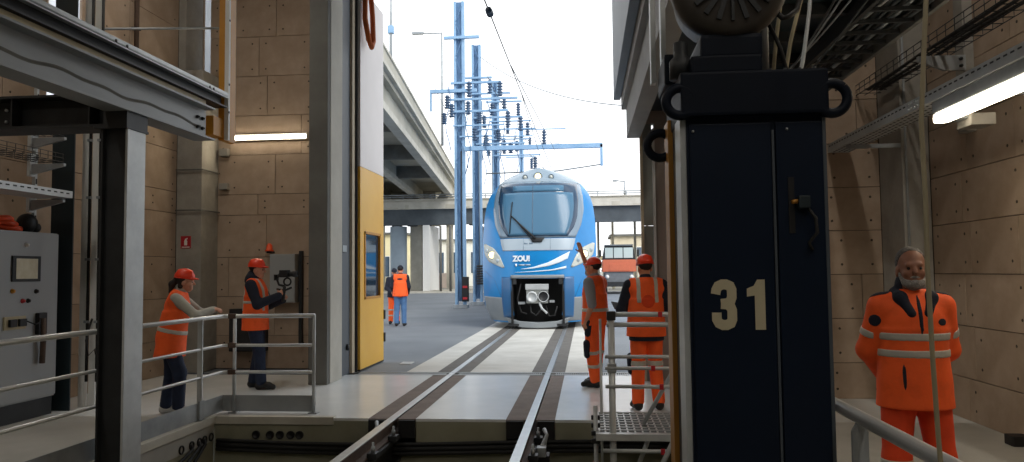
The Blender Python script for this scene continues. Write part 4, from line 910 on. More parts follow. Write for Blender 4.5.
# thin steel pylons under the bridge, right
for k, x in enumerate((1.0, 2.3, 4.3, 5.4)): tag(boxm('post', (x, x+.22, 69.4, 69.62, 0, 6.2), 'shed_beige' if k % 2 else 'concrete_far'), ('first', 'second', 'third', 'fourth')[k]+' pale post from the left under the bridge behind the orange truck', 'post', 'posts behind the truck')
# orange truck
tx, tY = 2.3, 54
tk = thing('truck', (tx, tY+2.5, 0), 'orange truck with a three-pane windscreen parked beyond the train', 'truck')
mat('truck_orange', 'c96a4a', .45, var=.05); mat('truck_grey', '6c7074', .5, var=.1)
MB().prism([(tx-1.18, 1.55), (tx+1.18, 1.55), (tx+1.18, 2.3), (tx+1.12, 2.4), (tx-1.12, 2.4), (tx-1.18, 2.3)], 'y', tY, tY+2.2).build('bonnet', 'truck_orange', tk, .03)
MB().prism([(tx-1.15, 2.4), (tx+1.15, 2.4), (tx+1.02, 3.3), (tx+.9, 3.42), (tx-.9, 3.42), (tx-1.02, 3.3)], 'y', tY+.25, tY+2.2).build('cab', 'steel_dark', tk, .03)
for a, b in ((-.98, -.42), (-.36, .26), (.32, .98)): boxm('windscreen_pane', (tx+a, tx+b, tY+.2, tY+.26, 2.52, 3.25), 'truck_glass', tk, .01) if 'truck_glass' in M or mat('truck_glass', 'b9c6c4', .1) else 0
boxm('roof_rim', (tx-1.0, tx+1.0, tY+.15, tY+2.2, 3.38, 3.48), 'truck_grey', tk, .02)
boxm('chassis', (tx-1.0, tx+1.0, tY+.1, tY+6, .6, 1.55), 'truck_grey', tk, .03); boxm('bumper', (tx-1.2, tx+1.2, tY-.15, tY+.1, .5, .85), 'steel_dark', tk, .04)
boxm('grille', (tx-.7, tx+.7, tY-.03, tY+.01, 1.62, 2.1), 'truck_orange', tk, .01)
for s in (-1, 1):
    MB().lathe([(.14, 0), (.14, .06), (0, .08)], (tx+s*.85, tY+.1, 1.2), (0, -1, 0), 16).build('headlamp', 'white', tk)
    boxm('mirror', (tx+s*1.32-.08, tx+s*1.32+.08, tY+.1, tY+.16, 2.6, 3.1), 'black', tk, .02)
    for y in (tY+1.0, tY+4.8): MB().lathe([(.45, -.13), (.5, -.1), (.5, .1), (.45, .13)], (tx+s*.98, y, .5), (1, 0, 0), 20).build('wheel', 'rubber', tk)
boxm('platform_bed', (tx-1.15, tx+1.15, tY+2.3, tY+6.2, 1.55, 1.75), 'truck_orange', tk, .02)
# catenary masts
def insul(par, x, y, z, h=.55, r=.15):
    pr = []
    for i in range(5): pr += [(r*.5, i*h/5), (r, i*h/5+h/15), (r*.5, i*h/5+h/7.5)]
    MB().lathe(pr+[(r*.5, h)], (x, y, z), (0, 0, 1), 10).build('insulator', 'insulator', par)
def mast(x, y, h, wd, label, arms, ins):
    o = thing('catenary_mast', (x, y, 0), label, 'mast', 'catenary masts')
    for s in (-1, 1): boxm('chord', (x+s*wd/2-.06, x+s*wd/2+.06, y-.14, y+.14, 0, h), 'mast_blue', o, .01)
    boxm('web_plate', (x-wd/2+.06, x+wd/2-.06, y-.012, y+.012, .3, h), 'mast_blue_dark', o)
    n = int(h/.8)
    for i in range(n):
        a = (x-wd/2+.05, y-.15, i*.8+.2); b = (x+wd/2-.05, y-.15, i*.8+.9)
        if i % 2: a, b = (b[0], a[1], a[2]), (a[0], b[1], b[2])
        MB().bar(a, b, .05, .03).build('lacing', 'mast_blue_dark', o)
    boxm('foot', (x-wd/2-.15, x+wd/2+.15, y-.3, y+.3, -.01, .16), 'galv', o, .02)
    for x0, x1, z, t in arms: boxm('cross_arm', (x0, x1, y-.25, y-.25+t, z-t/2, z+t/2), 'mast_blue', o, .01)
    for xi, zi, hh in ins: insul(o, xi, y-.2, zi, hh)
    return o
m1 = mast(-5.62, 33.8, 13.95, .36, 'tallest pale blue catenary mast, nearest to the gate', [(-6.3, -4.68, 12.25, .13), (-6.95, -4.8, 9.8, .16), (-6.0, -3.7, 10.15, .1), (-6.2, -2.95, 9.4, .1), (-6.0, -3.4, 8.85, .1), (-5.9, -3.6, 8.2, .07), (-5.6, -4.0, 7.7, .07), (-5.4, .8, 7.15, .2)],
          [(-6.15, 9.0, .6), (-5.95, 8.6, .6), (-3.75, 9.5, .65), (-3.4, 8.15, .65), (-6.3, 8.3, .5), (-5.15, 9.5, .7), (-5.2, 8.7, .6), (-4.7, 8.3, .5), (-4.9, 7.5, .6), (-4.4, 7.25, .5)])
boxm('boom_end', (.68, .8, 33.55, 33.75, 6.25, 7.2), 'mast_blue', m1, .01); boxm('boom_strut', (-6.95, -6.87, 33.56, 33.68, 8.9, 9.8), 'mast_blue', m1)
MB().tube([(.74, 33.6, 6.3), (-1.2, 33.6, 6.05), (-4.4, 33.6, 6.0)], .03, 6).build('registration_arm', 'wire', m1)
m2 = mast(-5.3, 37.0, 12.9, .34, 'second catenary mast with its row of insulators, right of the tallest', [(-5.9, -4.5, 11.2, .1), (-5.6, -3.6, 10.4, .09), (-5.4, -3.0, 9.2, .09), (-5.3, -2.4, 8.6, .07), (-5.3, -2.9, 7.9, .08)],
          [(-4.6, 10.4, .7), (-3.9, 9.5, .7), (-3.1, 8.5, .7), (-4.5, 9.3, .6), (-4.9, 8.7, .6), (-4.2, 8.0, .6), (-4.7, 7.3, .6), (-3.6, 7.4, .5)])
m3 = mast(-4.9, 41.5, 12.2, .3, 'third catenary mast, partly hidden by the train', [(-5.4, -3.4, 11.0, .09), (-5.2, -2.9, 9.9, .08), (-5.4, -3.0, 8.9, .07), (-3.4, -1.0, 9.4, .06), (-5.0, -2.4, 8.0, .08)],
          [(-3.6, 10.2, .7), (-3.1, 9.1, .7), (-4.2, 9.2, .6), (-3.7, 8.2, .6), (-2.2, 8.55, .8), (-4.4, 8.1, .6), (-2.7, 7.2, .7)])
m4 = mast(-4.18, 50, 11.4, .16, 'fourth catenary mast, farthest and shortest of the row', [(-5.6, -3.4, 10.6, .08), (-5.2, -3.3, 9.2, .08)], [(-3.6, 9.8, .7), (-5.3, 9.8, .7), (-3.5, 8.4, .7)])
# tension weights and switch box at the foot of the first mast
sb = thing('switch_gear', (-5.62, 33.4, 0), 'dark switch gear with red handle at the foot of the tallest mast', 'switch gear')
boxm('box', (-5.5, -5.2, 33.3, 33.5, .3, 1.4), 'black', sb, .02); MB().tube([(-5.48, 33.3, 1.4), (-5.5, 33.3, 4.0), (-5.48, 33.3, 7.0)], .03, 6).build('rod', 'rubber', sb)
boxm('handle', (-5.45, -5.25, 33.26, 33.3, .4, .5), 'red', sb); boxm('handle', (-5.45, -5.25, 33.26, 33.3, .9, 1.0), 'red', sb)
for k, (x, z0) in enumerate(((-5.25, 1.0), (-4.6, .8))):
    o = thing('tension_weight', (x+.1, 36.7, z0), ('stack of dark tension weights by the second mast', 'stack of dark tension weights nearest the train')[k], 'weight', 'tension weights')
    for i in range(8): MB().lathe([(.16, 0), (.16, .1)], (x+.1, 36.6, z0+i*.12), (0, 0, 1), 14).build('disc', 'steel_dark', o)
    MB().tube([(x+.1, 36.6, z0), (x+.1, 36.6, 7.5)], .02, 6).build('rope', 'wire', o)
# wires
def wire(a, b, sag, r, label, m='wire', n=16):
    a, b = Vector(a), Vector(b); pts = [a.lerp(b, i/n)-Vector((0, 0, sag*4*(i/n)*(1-i/n))) for i in range(n+1)]
    return tag(MB().tube(pts, r, 6).build('overhead_wire', m), label, 'wire', 'overhead wires')
w1 = wire((-1.36, 9.6, 5.35), (-1.33, 33.6, 5.75), .0, .011, 'lower contact wire above the track, coming from the gate to the train roof')
wire((-1.35, 14.0, 5.43), (-1.0, 33.6, 6.35), .0, .01, 'upper carrier wire above the track contact wire')
wire((-1.36, 16.5, 5.47), (-1.75, 33.6, 5.9), .0, .01, 'slanting dropper wire left of the contact wire above the train')
wire((-5.1, 37, 12.3), (1.3, 22.5, 6.45), .5, .018, 'long wire sloping from the second mast down to the right behind the gantry')
wire((-4.9, 41.5, 9.3), (.8, 33.8, 7.2), .2, .012, 'thin wire from the third mast to the end of the boom')
wire((-5.6, 33.8, 10.4), (-5.3, 37, 9.9), .1, .012, 'short wire between the arms of the first and second mast')
wire((-4.3, 33.6, 10.4), (-3.6, 36.9, 9.4), .2, .02, 'looped jumper wire right of the tallest mast')
wire((-6.9, 33.6, 10.4), (-5.9, 33.6, 8.4), .1, .015, 'jumper wire hanging left of the tallest mast')
wire((-3.0, 36.9, 7.9), (-1.4, 33.7, 6.0), .3, .015, 'jumper wire from the second mast towards the train roof')
wire((-4.9, 41.4, 8.2), (-3.3, 36.9, 8.3), .25, .015, 'jumper wire between the second and third mast')
wi = thing('wire_insulator', (-1.34, 10.7, 5.2), 'dark insulator clamped in the contact wire near the gate', 'insulator')
MB().lathe([(.02, -.16), (.05, -.13), (.05, -.09), (.03, -.08), (.055, -.06), (.03, -.03), (.055, 0), (.03, .03), (.055, .06), (.03, .09), (.02, .16)], (-1.358, 10.9, 5.372), (0, 1, .017), 10).build('body', 'insulator', wi)
# rungs of jumper cables between the masts
for k in range(9):
    x0 = -6.1+.3*k; z0 = 10.0-.35*(k % 4); y = (33.5, 36.7, 41.2)[k % 3]
    pts = [(x0+.12*math.sin(i*1.1+k), y, z0-i*.42) for i in range(8)]
    MB().tube(pts, .022, 6).build('jumper_cable', 'mast_blue_dark', (m1, m2, m3)[k % 3])
# street lamps on the viaduct
def lamp(x, y, z0, z1, arm, label):
    o = thing('street_lamp', (x, y, z0), label, 'street lamp', 'street lamps on the viaduct')
    MB().tube([(x, y, z0), (x, y, z1)], [.1, .06], 8).build('pole', 'galv', o); MB().tube([(x, y, z1-.1), (x+arm, y, z1)], .05, 6).build('arm', 'galv', o)
    boxm('head', (min(x+arm, x+arm*1.6), max(x+arm, x+arm*1.6), y-.15, y+.15, z1-.08, z1+.08), 'galv', o, .02)
lamp(-9.9, 38, 10.3, 19, -1.2, 'tall street lamp pole on the viaduct beside the gate leaf'); lamp(-9.7, 51, 10.3, 18.2, -1.3, 'street lamp with arm on the viaduct left of the masts')
boxm('camera_box', (-10.05, -9.75, 37.85, 38.15, 14.0, 14.4), 'mast_blue', bpy.data.objects['street_lamp'], .03)
lamp(3.2, 62.5, 7.5, 9.0, -.6, 'small lamp on the crossing bridge right of the train')
# ================================================================== PEOPLE
V3 = lambda *a: np.array(a, float)
class SDF:
    """smooth union of rounded shapes, meshed by surface nets"""
    def __init__(s): s.p = []
    def cap(s, a, b, ra, rb=None, k=.03): s.p.append(('c', V3(*a), V3(*b), ra, ra if rb is None else rb, k)); return s
    def ell(s, c, r, k=.03, Rm=None): s.p.append(('e', V3(*c), V3(*r), Rm, None, k)); return s
    def col(s, a, b, ra, rb, k=.03):  # elliptic column, radii (x, y) at both ends
        s.p.append(('k', V3(*a), V3(*b), V3(*ra), V3(*rb), k)); return s
    def within(s, c, r): s.p.append(('i', V3(*c), V3(*r), None, None, 0)); return s   # keep only what lies inside this ellipsoid
    def cut(s, n, d): s.p.append(('h', V3(*n), d, None, None, 0)); return s   # keep n.p <= d
    def bounds(s):
        lo, hi = np.full(3, 9.), np.full(3, -9.)
        for q in s.p:
            if q[0] == 'c': r = max(q[3], q[4]); pts = [q[1], q[2]]
            elif q[0] == 'e': r = q[2].max(); pts = [q[1]]
            elif q[0] == 'k': r = max(q[3].max(), q[4].max()); pts = [q[1], q[2]]
            elif q[0] == 'i': lo = np.maximum(lo, q[1]-q[2]-.03); hi = np.minimum(hi, q[1]+q[2]+.03); continue
            else: continue
            for p in pts: lo = np.minimum(lo, p-r); hi = np.maximum(hi, p+r)
        return lo-.04, hi+.04
    def grid(s, h, lo, n, grow=0.):
        F = np.full(n, 1., np.float32)
        ax = [lo[i]+h*np.arange(n[i]) for i in range(3)]
        for q in s.p:
            if q[0] == 'h':
                D = q[1][0]*ax[0][:, None, None]+q[1][1]*ax[1][None, :, None]+q[1][2]*ax[2][None, None, :]-q[2]
                F = np.maximum(F, D.astype(np.float32)); continue
            if q[0] == 'i':
                D = (np.sqrt(((ax[0][:, None, None]-q[1][0])/q[2][0])**2+((ax[1][None, :, None]-q[1][1])/q[2][1])**2+((ax[2][None, None, :]-q[1][2])/q[2][2])**2)-1)*q[2].min()
                F = np.maximum(F, D.astype(np.float32)); continue
            if q[0] == 'c': r = max(q[3], q[4]); pts = [q[1], q[2]]
            elif q[0] == 'e': r = q[2].max(); pts = [q[1]]
            else: r = max(q[3].max(), q[4].max()); pts = [q[1], q[2]]
            m = r+.08+grow; l = np.min(pts, 0)-m; u = np.max(pts, 0)+m
            i0 = [max(0, int((l[i]-lo[i])/h)) for i in range(3)]; i1 = [min(n[i], int((u[i]-lo[i])/h)+2) for i in range(3)]
            if any(i1[i] <= i0[i] for i in range(3)): continue
            sl = tuple(slice(i0[i], i1[i]) for i in range(3))
            X = ax[0][sl[0]][:, None, None]; Y = ax[1][sl[1]][None, :, None]; Z = ax[2][sl[2]][None, None, :]
            if q[0] == 'c':
                a, b = q[1], q[2]; d = b-a; L = max(d@d, 1e-9)
                t = np.clip(((X-a[0])*d[0]+(Y-a[1])*d[1]+(Z-a[2])*d[2])/L, 0, 1)
                D = np.sqrt((X-a[0]-t*d[0])**2+(Y-a[1]-t*d[1])**2+(Z-a[2]-t*d[2])**2)-(q[3]+(q[4]-q[3])*t)
            elif q[0] == 'e':
                x, y, z = X-q[1][0], Y-q[1][1], Z-q[1][2]
                if q[3] is not None:
                    Rm = q[3]; x, y, z = Rm[0][0]*x+Rm[1][0]*y+Rm[2][0]*z, Rm[0][1]*x+Rm[1][1]*y+Rm[2][1]*z, Rm[0][2]*x+Rm[1][2]*y+Rm[2][2]*z
                k0 = np.sqrt((x/q[2][0])**2+(y/q[2][1])**2+(z/q[2][2])**2); k1 = np.sqrt((x/q[2][0]**2)**2+(y/q[2][1]**2)**2+(z/q[2][2]**2)**2)
                D = k0*(k0-1)/np.maximum(k1, 1e-6)
            else:
                a, b = q[1], q[2]; tz = (Z-a[2])/(b[2]-a[2]); t = np.clip(tz, 0, 1)
                cx, cy = a[0]+(b[0]-a[0])*t, a[1]+(b[1]-a[1])*t; rx, ry = q[3][0]+(q[4][0]-q[3][0])*t, q[3][1]+(q[4][1]-q[3][1])*t
                rho = np.sqrt(((X-cx)/rx)**2+((Y-cy)/ry)**2); D = (rho-1)*np.minimum(rx, ry)
                D = np.maximum(D, np.maximum(min(a[2], b[2])-Z, Z-max(a[2], b[2])))
            D = (D-grow).astype(np.float32); A = F[sl]; k = max(q[5], 1e-4)
            hh = np.clip(.5+.5*(A-D)/k, 0, 1); F[sl] = A*(1-hh)+D*hh-k*hh*(1-hh)
        return F
def surfnet(F, lo, h):
    S = F < 0; nx, ny, nz = F.shape
    cor = [(i, j, k) for i in (0, 1) for j in (0, 1) for k in (0, 1)]
    g = lambda A, c: A[c[0]:nx-1+c[0], c[1]:ny-1+c[1], c[2]:nz-1+c[2]]
    cnt = sum(g(S, c).astype(np.int8) for c in cor); act = (cnt > 0) & (cnt < 8)
    ii = np.argwhere(act)
    if not len(ii): return np.zeros((0, 3)), []
    P = np.zeros((len(ii), 3)); Wt = np.zeros(len(ii))
    val = {c: F[ii[:, 0]+c[0], ii[:, 1]+c[1], ii[:, 2]+c[2]] for c in cor}
    for c in cor:
        for ax in range(3):
            if c[ax]: continue
            e = list(c); e[ax] = 1; a, b = val[c], val[tuple(e)]; m = (a < 0) != (b < 0)
            t = np.where(m, a/np.where(np.abs(a-b) < 1e-9, 1, a-b), 0); q = np.tile(np.array(c, float), (len(ii), 1)); q[:, ax] += t
            P[m] += q[m]; Wt[m] += 1
    P = (P/Wt[:, None]+ii)*h+lo
    idx = np.full(act.shape, -1); idx[act] = np.arange(len(ii)); faces = []
    for ax in range(3):
        sl0 = [slice(None)]*3; sl1 = [slice(None)]*3; sl0[ax] = slice(0, -1); sl1[ax] = slice(1, None)
        A, B = S[tuple(sl0)], S[tuple(sl1)]; e = np.argwhere(A != B)
        o1, o2 = [(1, 2), (2, 0), (0, 1)][ax]
        ok = (e[:, o1] > 0) & (e[:, o2] > 0) & (e[:, o1] < F.shape[o1]-1) & (e[:, o2] < F.shape[o2]-1); e = e[ok]
        def ID(d1, d2):
            q = e.copy(); q[:, o1] -= d1; q[:, o2] -= d2; return idx[q[:, 0], q[:, 1], q[:, 2]]
        Q = np.stack([ID(1, 1), ID(0, 1), ID(0, 0), ID(1, 0)], 1); fl = ~A[e[:, 0], e[:, 1], e[:, 2]]
        Q[fl] = Q[fl][:, ::-1]; faces.append(Q)
    return P, np.concatenate(faces)
def sdf_mesh(name, s, h, m, parent, scale=1., keep=None, grow=0.):
    """mesh of a shape; keep = list of (normal, lo, hi) slabs that limit it (bands)"""
    lo, hi = s.bounds(); lo, hi = lo-grow, hi+grow
    if keep:
        for n_, a, b in keep:
            for i in range(3):
                if abs(n_[i]) > .999: lo[i] = max(lo[i], a-3*h); hi[i] = min(hi[i], b+3*h)
    n = tuple(int(math.ceil((hi[i]-lo[i])/h))+2 for i in range(3))
    F = s.grid(h, lo, n, grow)
    if keep:
        ax = [lo[i]+h*np.arange(n[i]) for i in range(3)]
        for n_, a, b in keep:
            D = n_[0]*ax[0][:, None, None]+n_[1]*ax[1][None, :, None]+n_[2]*ax[2][None, None, :]
            F = np.maximum(F, np.maximum(a-D, D-b).astype(np.float32))
    P, Q = surfnet(F, lo, h)
    if not len(P): return None
    me = bpy.data.meshes.new(name); me.from_pydata((P*scale).tolist(), [], Q.tolist()); me.materials.append(M[m])
    me.polygons.foreach_set('use_smooth', [True]*len(me.polygons))
    ob = bpy.data.objects.new(name, me); COL.objects.link(ob); ob.parent = parent; ORG[ob.name] = (0, 0, 0)
    return ob
mat('skin', 'c98a6a', .55, var=.08, scale=20); mat('skin_pale', 'c9937a', .55, var=.08, scale=20)
mat('hivis', 'ff6222', .75, var=.10, scale=7, bump=.5, bscale=14); mat('hivis_dark', 'e8481a', .8, var=.10, scale=6, bump=.6, bscale=12)
mat('reflective', 'b9b6ac', .45, var=.06, scale=20); mat('navy_cloth', '161b2b', .85, var=.15, scale=12, bump=.4, bscale=20)
mat('jeans', '1d2942', .85, var=.2, scale=14, bump=.3, bscale=40); mat('jeans_light', '4d719c', .85, var=.15, scale=10, bump=.3, bscale=30)
mat('hair_dark', '1f1713', .7, var=.2, scale=60, bump=.6, bscale=90); mat('hair_grey', '55504c', .7, var=.3, scale=70, bump=.6, bscale=90); mat('beard', '8e8a86', .8, var=.3, scale=90, bump=.7, bscale=110)
mat('helmet', 'f0401e', .35, var=.04); mat('shoe', '1a1a1c', .6, var=.2); mat('shoe_light', 'b9b6b2', .6, var=.1); mat('shirt_pale', 'a9a79c', .8, var=.08, bump=.4, bscale=16); mat('shirt_stripe', '8f9196', .8)
mat('eye', '1a1210', .2)
def rotx(a): c, s = math.cos(a), math.sin(a); return np.array([[1, 0, 0], [0, c, -s], [0, s, c]])
def roty(a): c, s = math.cos(a), math.sin(a); return np.array([[c, 0, s], [0, 1, 0], [-s, 0, c]])
def rotz(a): c, s = math.cos(a), math.sin(a); return np.array([[c, -s, 0], [s, c, 0], [0, 0, 1]])
def unit(v): return v/np.linalg.norm(v)
def hand(s, wr, d, nrm, side, curl=.5, spread=0.):
    """palm and five fingers: d = direction, nrm = palm side, side = +-1 thumb side along d x nrm"""
    d = unit(V3(*d)); n = V3(*nrm); n = unit(n-d*(n@d)); t = np.cross(d, n)*side
    for o in (-.026, -.009, .009, .026): s.cap(wr+d*.012+t*o*.7, wr+d*.085+t*o, .015, .0135, .012)
    for o, L in ((.029, .068), (.010, .078), (-.009, .074), (-.028, .058)):
        a = wr+d*.088+t*o; d1 = unit(d*math.cos(curl)+n*math.sin(curl)+t*spread*o*10); b = a+d1*L*.45
        d2 = unit(d*math.cos(curl*2)+n*math.sin(curl*2)+t*spread*o*10); c = b+d2*L*.33; d3 = unit(d*math.cos(curl*2.7)+n*math.sin(curl*2.7))
        s.cap(a, b, .0095, .009, .005); s.cap(b, c, .009, .0085, .004); s.cap(c, c+d3*L*.25, .0085, .0072, .004)
    a = wr+d*.03+t*.03; b = a+unit(d*.65+t*.75+n*.35)*.042; c = b+unit(d*.9+t*.15+n*.5)*.034
    s.cap(a, b, .0135, .011, .010); s.cap(b, c, .0105, .0085, .005)
def person(label, loc, rot, H, J, outfit, h=.01, lean=0., head=(0, 0), hands=None, build=1., twist=0.):
    """J overrides joints (hip/knee/ankle/toe, shoulder/elbow/wrist with suffix R or L), metres for a 1.75 m figure, facing +y"""
    sc_ = H/1.75
    root = thing('person', loc, label, 'person'); root.rotation_euler = (0, 0, rot)
    pel = V3(*J.get('pelvis', (0, 0, .95))); Rl = rotz(twist)@rotx(-lean)
    U = lambda x, y, z: pel+Rl@V3(x, y, z-.95)
    j = {}
    for s, sg in (('R', 1), ('L', -1)):
        j['hip'+s] = pel+V3(sg*.09, 0, -.03); j['knee'+s] = V3(sg*.10, .02, .50); j['ankle'+s] = V3(sg*.11, -.02, .09)
        j['sh'+s] = U(sg*.185*build, -.01, 1.415); j['el'+s] = U(sg*.235, -.04, 1.12); j['wr'+s] = U(sg*.24, .05, .87)
        for q in ('hip', 'knee', 'ankle', 'sh', 'el', 'wr'):
            if q+s in J: j[q+s] = V3(*J[q+s])
        j['toe'+s] = j['ankle'+s]+V3(*J.get('toe'+s, (sg*.03, .17, -.05)))
    B = build
    # ---- body
    b = SDF()
    b.ell(pel, (.16*B, .115, .13)).ell(U(0, .0, 1.10), (.140*B, .105, .16), .06).ell(U(0, .01, 1.29), (.168*B, .115, .18), .06)
    b.cap(U(0, -.01, 1.43), U(.15*B, -.01, 1.405), .06, .05, .05).cap(U(0, -.01, 1.43), U(-.15*B, -.01, 1.405), .06, .05, .05).cap(U(0, -.015, 1.44), U(0, .01, 1.56), .058, .052, .03)
    Hr = Rl@rotz(head[0])@rotx(head[1]); hc = U(0, .02, 1.60); Hd = lambda x, y, z: hc+Hr@V3(x, y, z)
    b.ell(Hd(0, -.012, .062), (.077, .097, .088), .02, Hr).ell(Hd(0, .025, .0), (.062, .07, .092), .025, Hr).ell(Hd(0, .05, -.062), (.042, .042, .032), .025, Hr)
    b.cap(Hd(-.034, .082, .043), Hd(.034, .082, .043), .013, .013, .015).cap(Hd(0, .092, .03), Hd(0, .112, -.004), .008, .014, .010)
    b.cap(Hd(-.02, .086, -.038), Hd(.02, .086, -.038), .007, .007, .006).cap(Hd(-.016, .085, -.052), Hd(.016, .085, -.052), .008, .008, .006)
    for sg in (-1, 1): b.ell(Hd(sg*.077, -.008, .005), (.010, .024, .034), .008, Hr); b.ell(Hd(sg*.04, .062, -.01), (.022, .025, .022), .015, Hr)
    for s, sg in (('R', 1), ('L', -1)):
        b.cap(j['sh'+s], j['el'+s], .054, .041, .04).cap(j['el'+s], j['wr'+s], .042, .027, .02)
        b.cap(j['hip'+s], j['knee'+s], .088, .058, .04).cap(j['knee'+s], j['ankle'+s], .055, .040, .02)
        b.cap(j['ankle'+s]+V3(0, -.03, -.04), j['toe'+s]+V3(0, 0, .0), .04, .03, .02)
        d, nr, sd, cu = (hands or {}).get(s, (j['wr'+s]-j['el'+s], (-sg, 0, 0), sg, .35))
        hand(b, j['wr'+s], d, nr, sd, cu)
    sdf_mesh('body', b, h, outfit.get('skin', 'skin'), root, sc_)
    e = MB()
    for sg in (-1, 1): e.sphere(Hd(sg*.032, .083, .022)*sc_, .010*sc_, 8, 6)
    e.build('eyes', 'eye', root, origin=None) if False else None
    me = bpy.data.meshes.new('eyes'); me.from_pydata(e.v, [], e.f); me.materials.append(M['eye']); eo = bpy.data.objects.new('eyes', me); COL.objects.link(eo); eo.parent = root
    def torso(s, g, hem, flare=.03, k=.05):
        s.ell(U(0, .01, 1.29), (.168*B+g, .115+g, .18+g*.5), k).ell(U(0, 0, 1.10), (.14*B+g, .105+g, .17), k).ell(pel, (.16*B+g, .115+g, .14), k)
        lo_, up = (V3(pel[0], pel[1], hem), U(0, .0, 1.25)); s.col(lo_, up, (.165*B+g+flare, .12+g+flare*.8), (.16*B+g, .11+g), k)
        s.cap(U(0, -.01, 1.435), U(.15*B, -.01, 1.395), .058+g, .048+g, k); s.cap(U(0, -.01, 1.435), U(-.15*B, -.01, 1.395), .058+g, .048+g, k)
        return s
    def arms(s, g, frac=1., k=.03):
        for q in 'RL':
            s.cap(j['sh'+q], j['el'+q], .056+g, .043+g, .05)
            if frac > 1e-3: s.cap(j['el'+q], j['el'+q]+(j['wr'+q]-j['el'+q])*frac, .043+g, .032+g, k)
        return s
    def legs(s, g, end=1., k=.03):
        for q in 'RL':
            s.cap(j['hip'+q], j['knee'+q], .088+g, .062+g, .04)
            if end > 0: s.cap(j['knee'+q], j['knee'+q]+(j['ankle'+q]-j['knee'+q])*end, .062+g, .05+g*1.2, k)
        return s
    hx = h
    # ---- trousers and shoes
    t = legs(SDF().ell(pel+V3(0, 0, .0), (.165*B+.012, .12+.012, .14)), .016, outfit.get('leg_end', .96)); t.cap(pel+V3(-.06, 0, .05), pel+V3(.06, 0, .05), .11, .11, .04)
    tro = sdf_mesh('trousers', t, hx, outfit['trousers'], root, sc_)
    for z0, z1 in outfit.get('leg_bands', ()):
        lb = legs(SDF(), .016, .96); o = sdf_mesh('reflective_band', lb, hx, 'reflective', tro, sc_, [((0, 0, 1), z0, z1)], .005)
    for q, sg in (('R', 1), ('L', -1)):
        if 'pocket' in outfit and q in outfit['pocket']:
            k_ = j['knee'+q]; ps = SDF().cap(k_+V3(sg*.075, .02, .10), k_+V3(sg*.07, .02, -.06), .05, .045); sdf_mesh('knee_patch', ps, hx, 'navy_cloth', tro, sc_)
    for q in 'RL':
        a, to = j['ankle'+q], j['toe'+q]; d = to-a; s = SDF().cap(a+V3(0, 0, .03), a+V3(0, -.01, -.02), .05, .05).cap(a+V3(0, -.035, -.045), a+d*.6+V3(0, 0, -.005), .045, .045).cap(a+d*.6, to+V3(0, 0, .0), .044, .036)
        s.cut((0, 0, -1), -min(a[2]-.09, to[2]-.04)+0.0)
        sdf_mesh('shoe', s, hx, outfit.get('shoe', 'shoe'), root, sc_)
    # ---- top
    if 'shirt' in outfit:
        s = torso(SDF(), .012, .92, 0.); arms(s, .010 if outfit.get('slim') else .02, outfit.get('sleeve', 1.)); s.cap(U(0, -.015, 1.44), U(0, .0, 1.50), .075, .068, .03)
        if outfit.get('hood'): s.cap(U(-.06, -.06, 1.50), U(.06, -.06, 1.50), .065, .065, .04).cap(U(0, -.08, 1.47), U(0, -.05, 1.56), .07, .06, .04)
        sh = sdf_mesh('shirt', s, hx, outfit['shirt'], root, sc_)
    hem = outfit.get('hem', .86)
    if outfit.get('pouch'): sdf_mesh('belt_pouch', SDF().cap(pel+V3(-.19, .0, -.06), pel+V3(-.18, .02, -.22), .05, .045), hx, 'navy_cloth', root, sc_)
    if outfit.get('waist'): sdf_mesh('waistband', SDF().col(pel+V3(0, 0, -.16), pel+V3(0, 0, -.04), (.2, .16), (.2, .155)), hx, 'navy_cloth', root, sc_)
    if outfit['top'] == 'vest':
        s = torso(SDF(), .034, hem, .03)
        for q, sg in (('R', 1), ('L', -1)): s.cap(j['sh'+q]+V3(-sg*.04, 0, .015), j['sh'+q]*.8+U(0, 0, 1.3)*.2, .075, .08, .04)
        gn = 'vest'
    else:
        s = arms(torso(SDF(), .026, hem, .03), .018, .95); s.cap(U(0, -.02, 1.44), U(0, -.012, 1.49), .085, .08, .03); gn = 'jacket'
    nk = Rl@V3(0, .12, 1.); nk = unit(nk)
    s.cut(nk, float(nk@U(0, 0, 1.505)))
    s_top = s
    gar = sdf_mesh(gn, s, hx, outfit.get('top_mat', 'hivis'), root, sc_)
    for z0, z1 in outfit.get('bands', ()):
        c0, c1 = U(0, 0, z0), U(0, 0, z1); n_ = Rl@V3(0, 0, 1); tb_ = torso(SDF(), .034 if gn == 'vest' else .026, hem, .03)
        if gn == 'jacket' and False: arms(tb_, .028)
        sdf_mesh('reflective_band', tb_, hx, 'reflective', gar, sc_, [(tuple(n_), float(n_@c0), float(n_@c1))], .005)
    if outfit.get('braces'):     # two upright reflective stripes over the shoulders
        for sg in (-1, 1):
            n_ = Rl@V3(1, 0, 0); c0 = float(n_@U(sg*.10-.025, 0, 1.2)); c1 = float(n_@U(sg*.10+.025, 0, 1.2)); nz = Rl@V3(0, 0, 1)
            sdf_mesh('reflective_band', s, hx, 'reflective', gar, sc_, [(tuple(n_), c0, c1), (tuple(nz), float(nz@U(0, 0, outfit['braces'])), float(nz@U(0, 0, 1.6)))], .005)
    for z0, z1 in outfit.get('arm_bands', ()):
        ab = SDF()
        for q in 'RL':
            a, e_ = j['sh'+q], j['el'+q]
            ab = SDF().cap(a, e_, .056+.018, .043+.018, .05); d = unit(e_-a); L = float(np.linalg.norm(e_-a))
            sdf_mesh('reflective_band', ab, hx, 'reflective', gar, sc_, [(tuple(d), float(d@a)+L*z0, float(d@a)+L*z1)], .005)
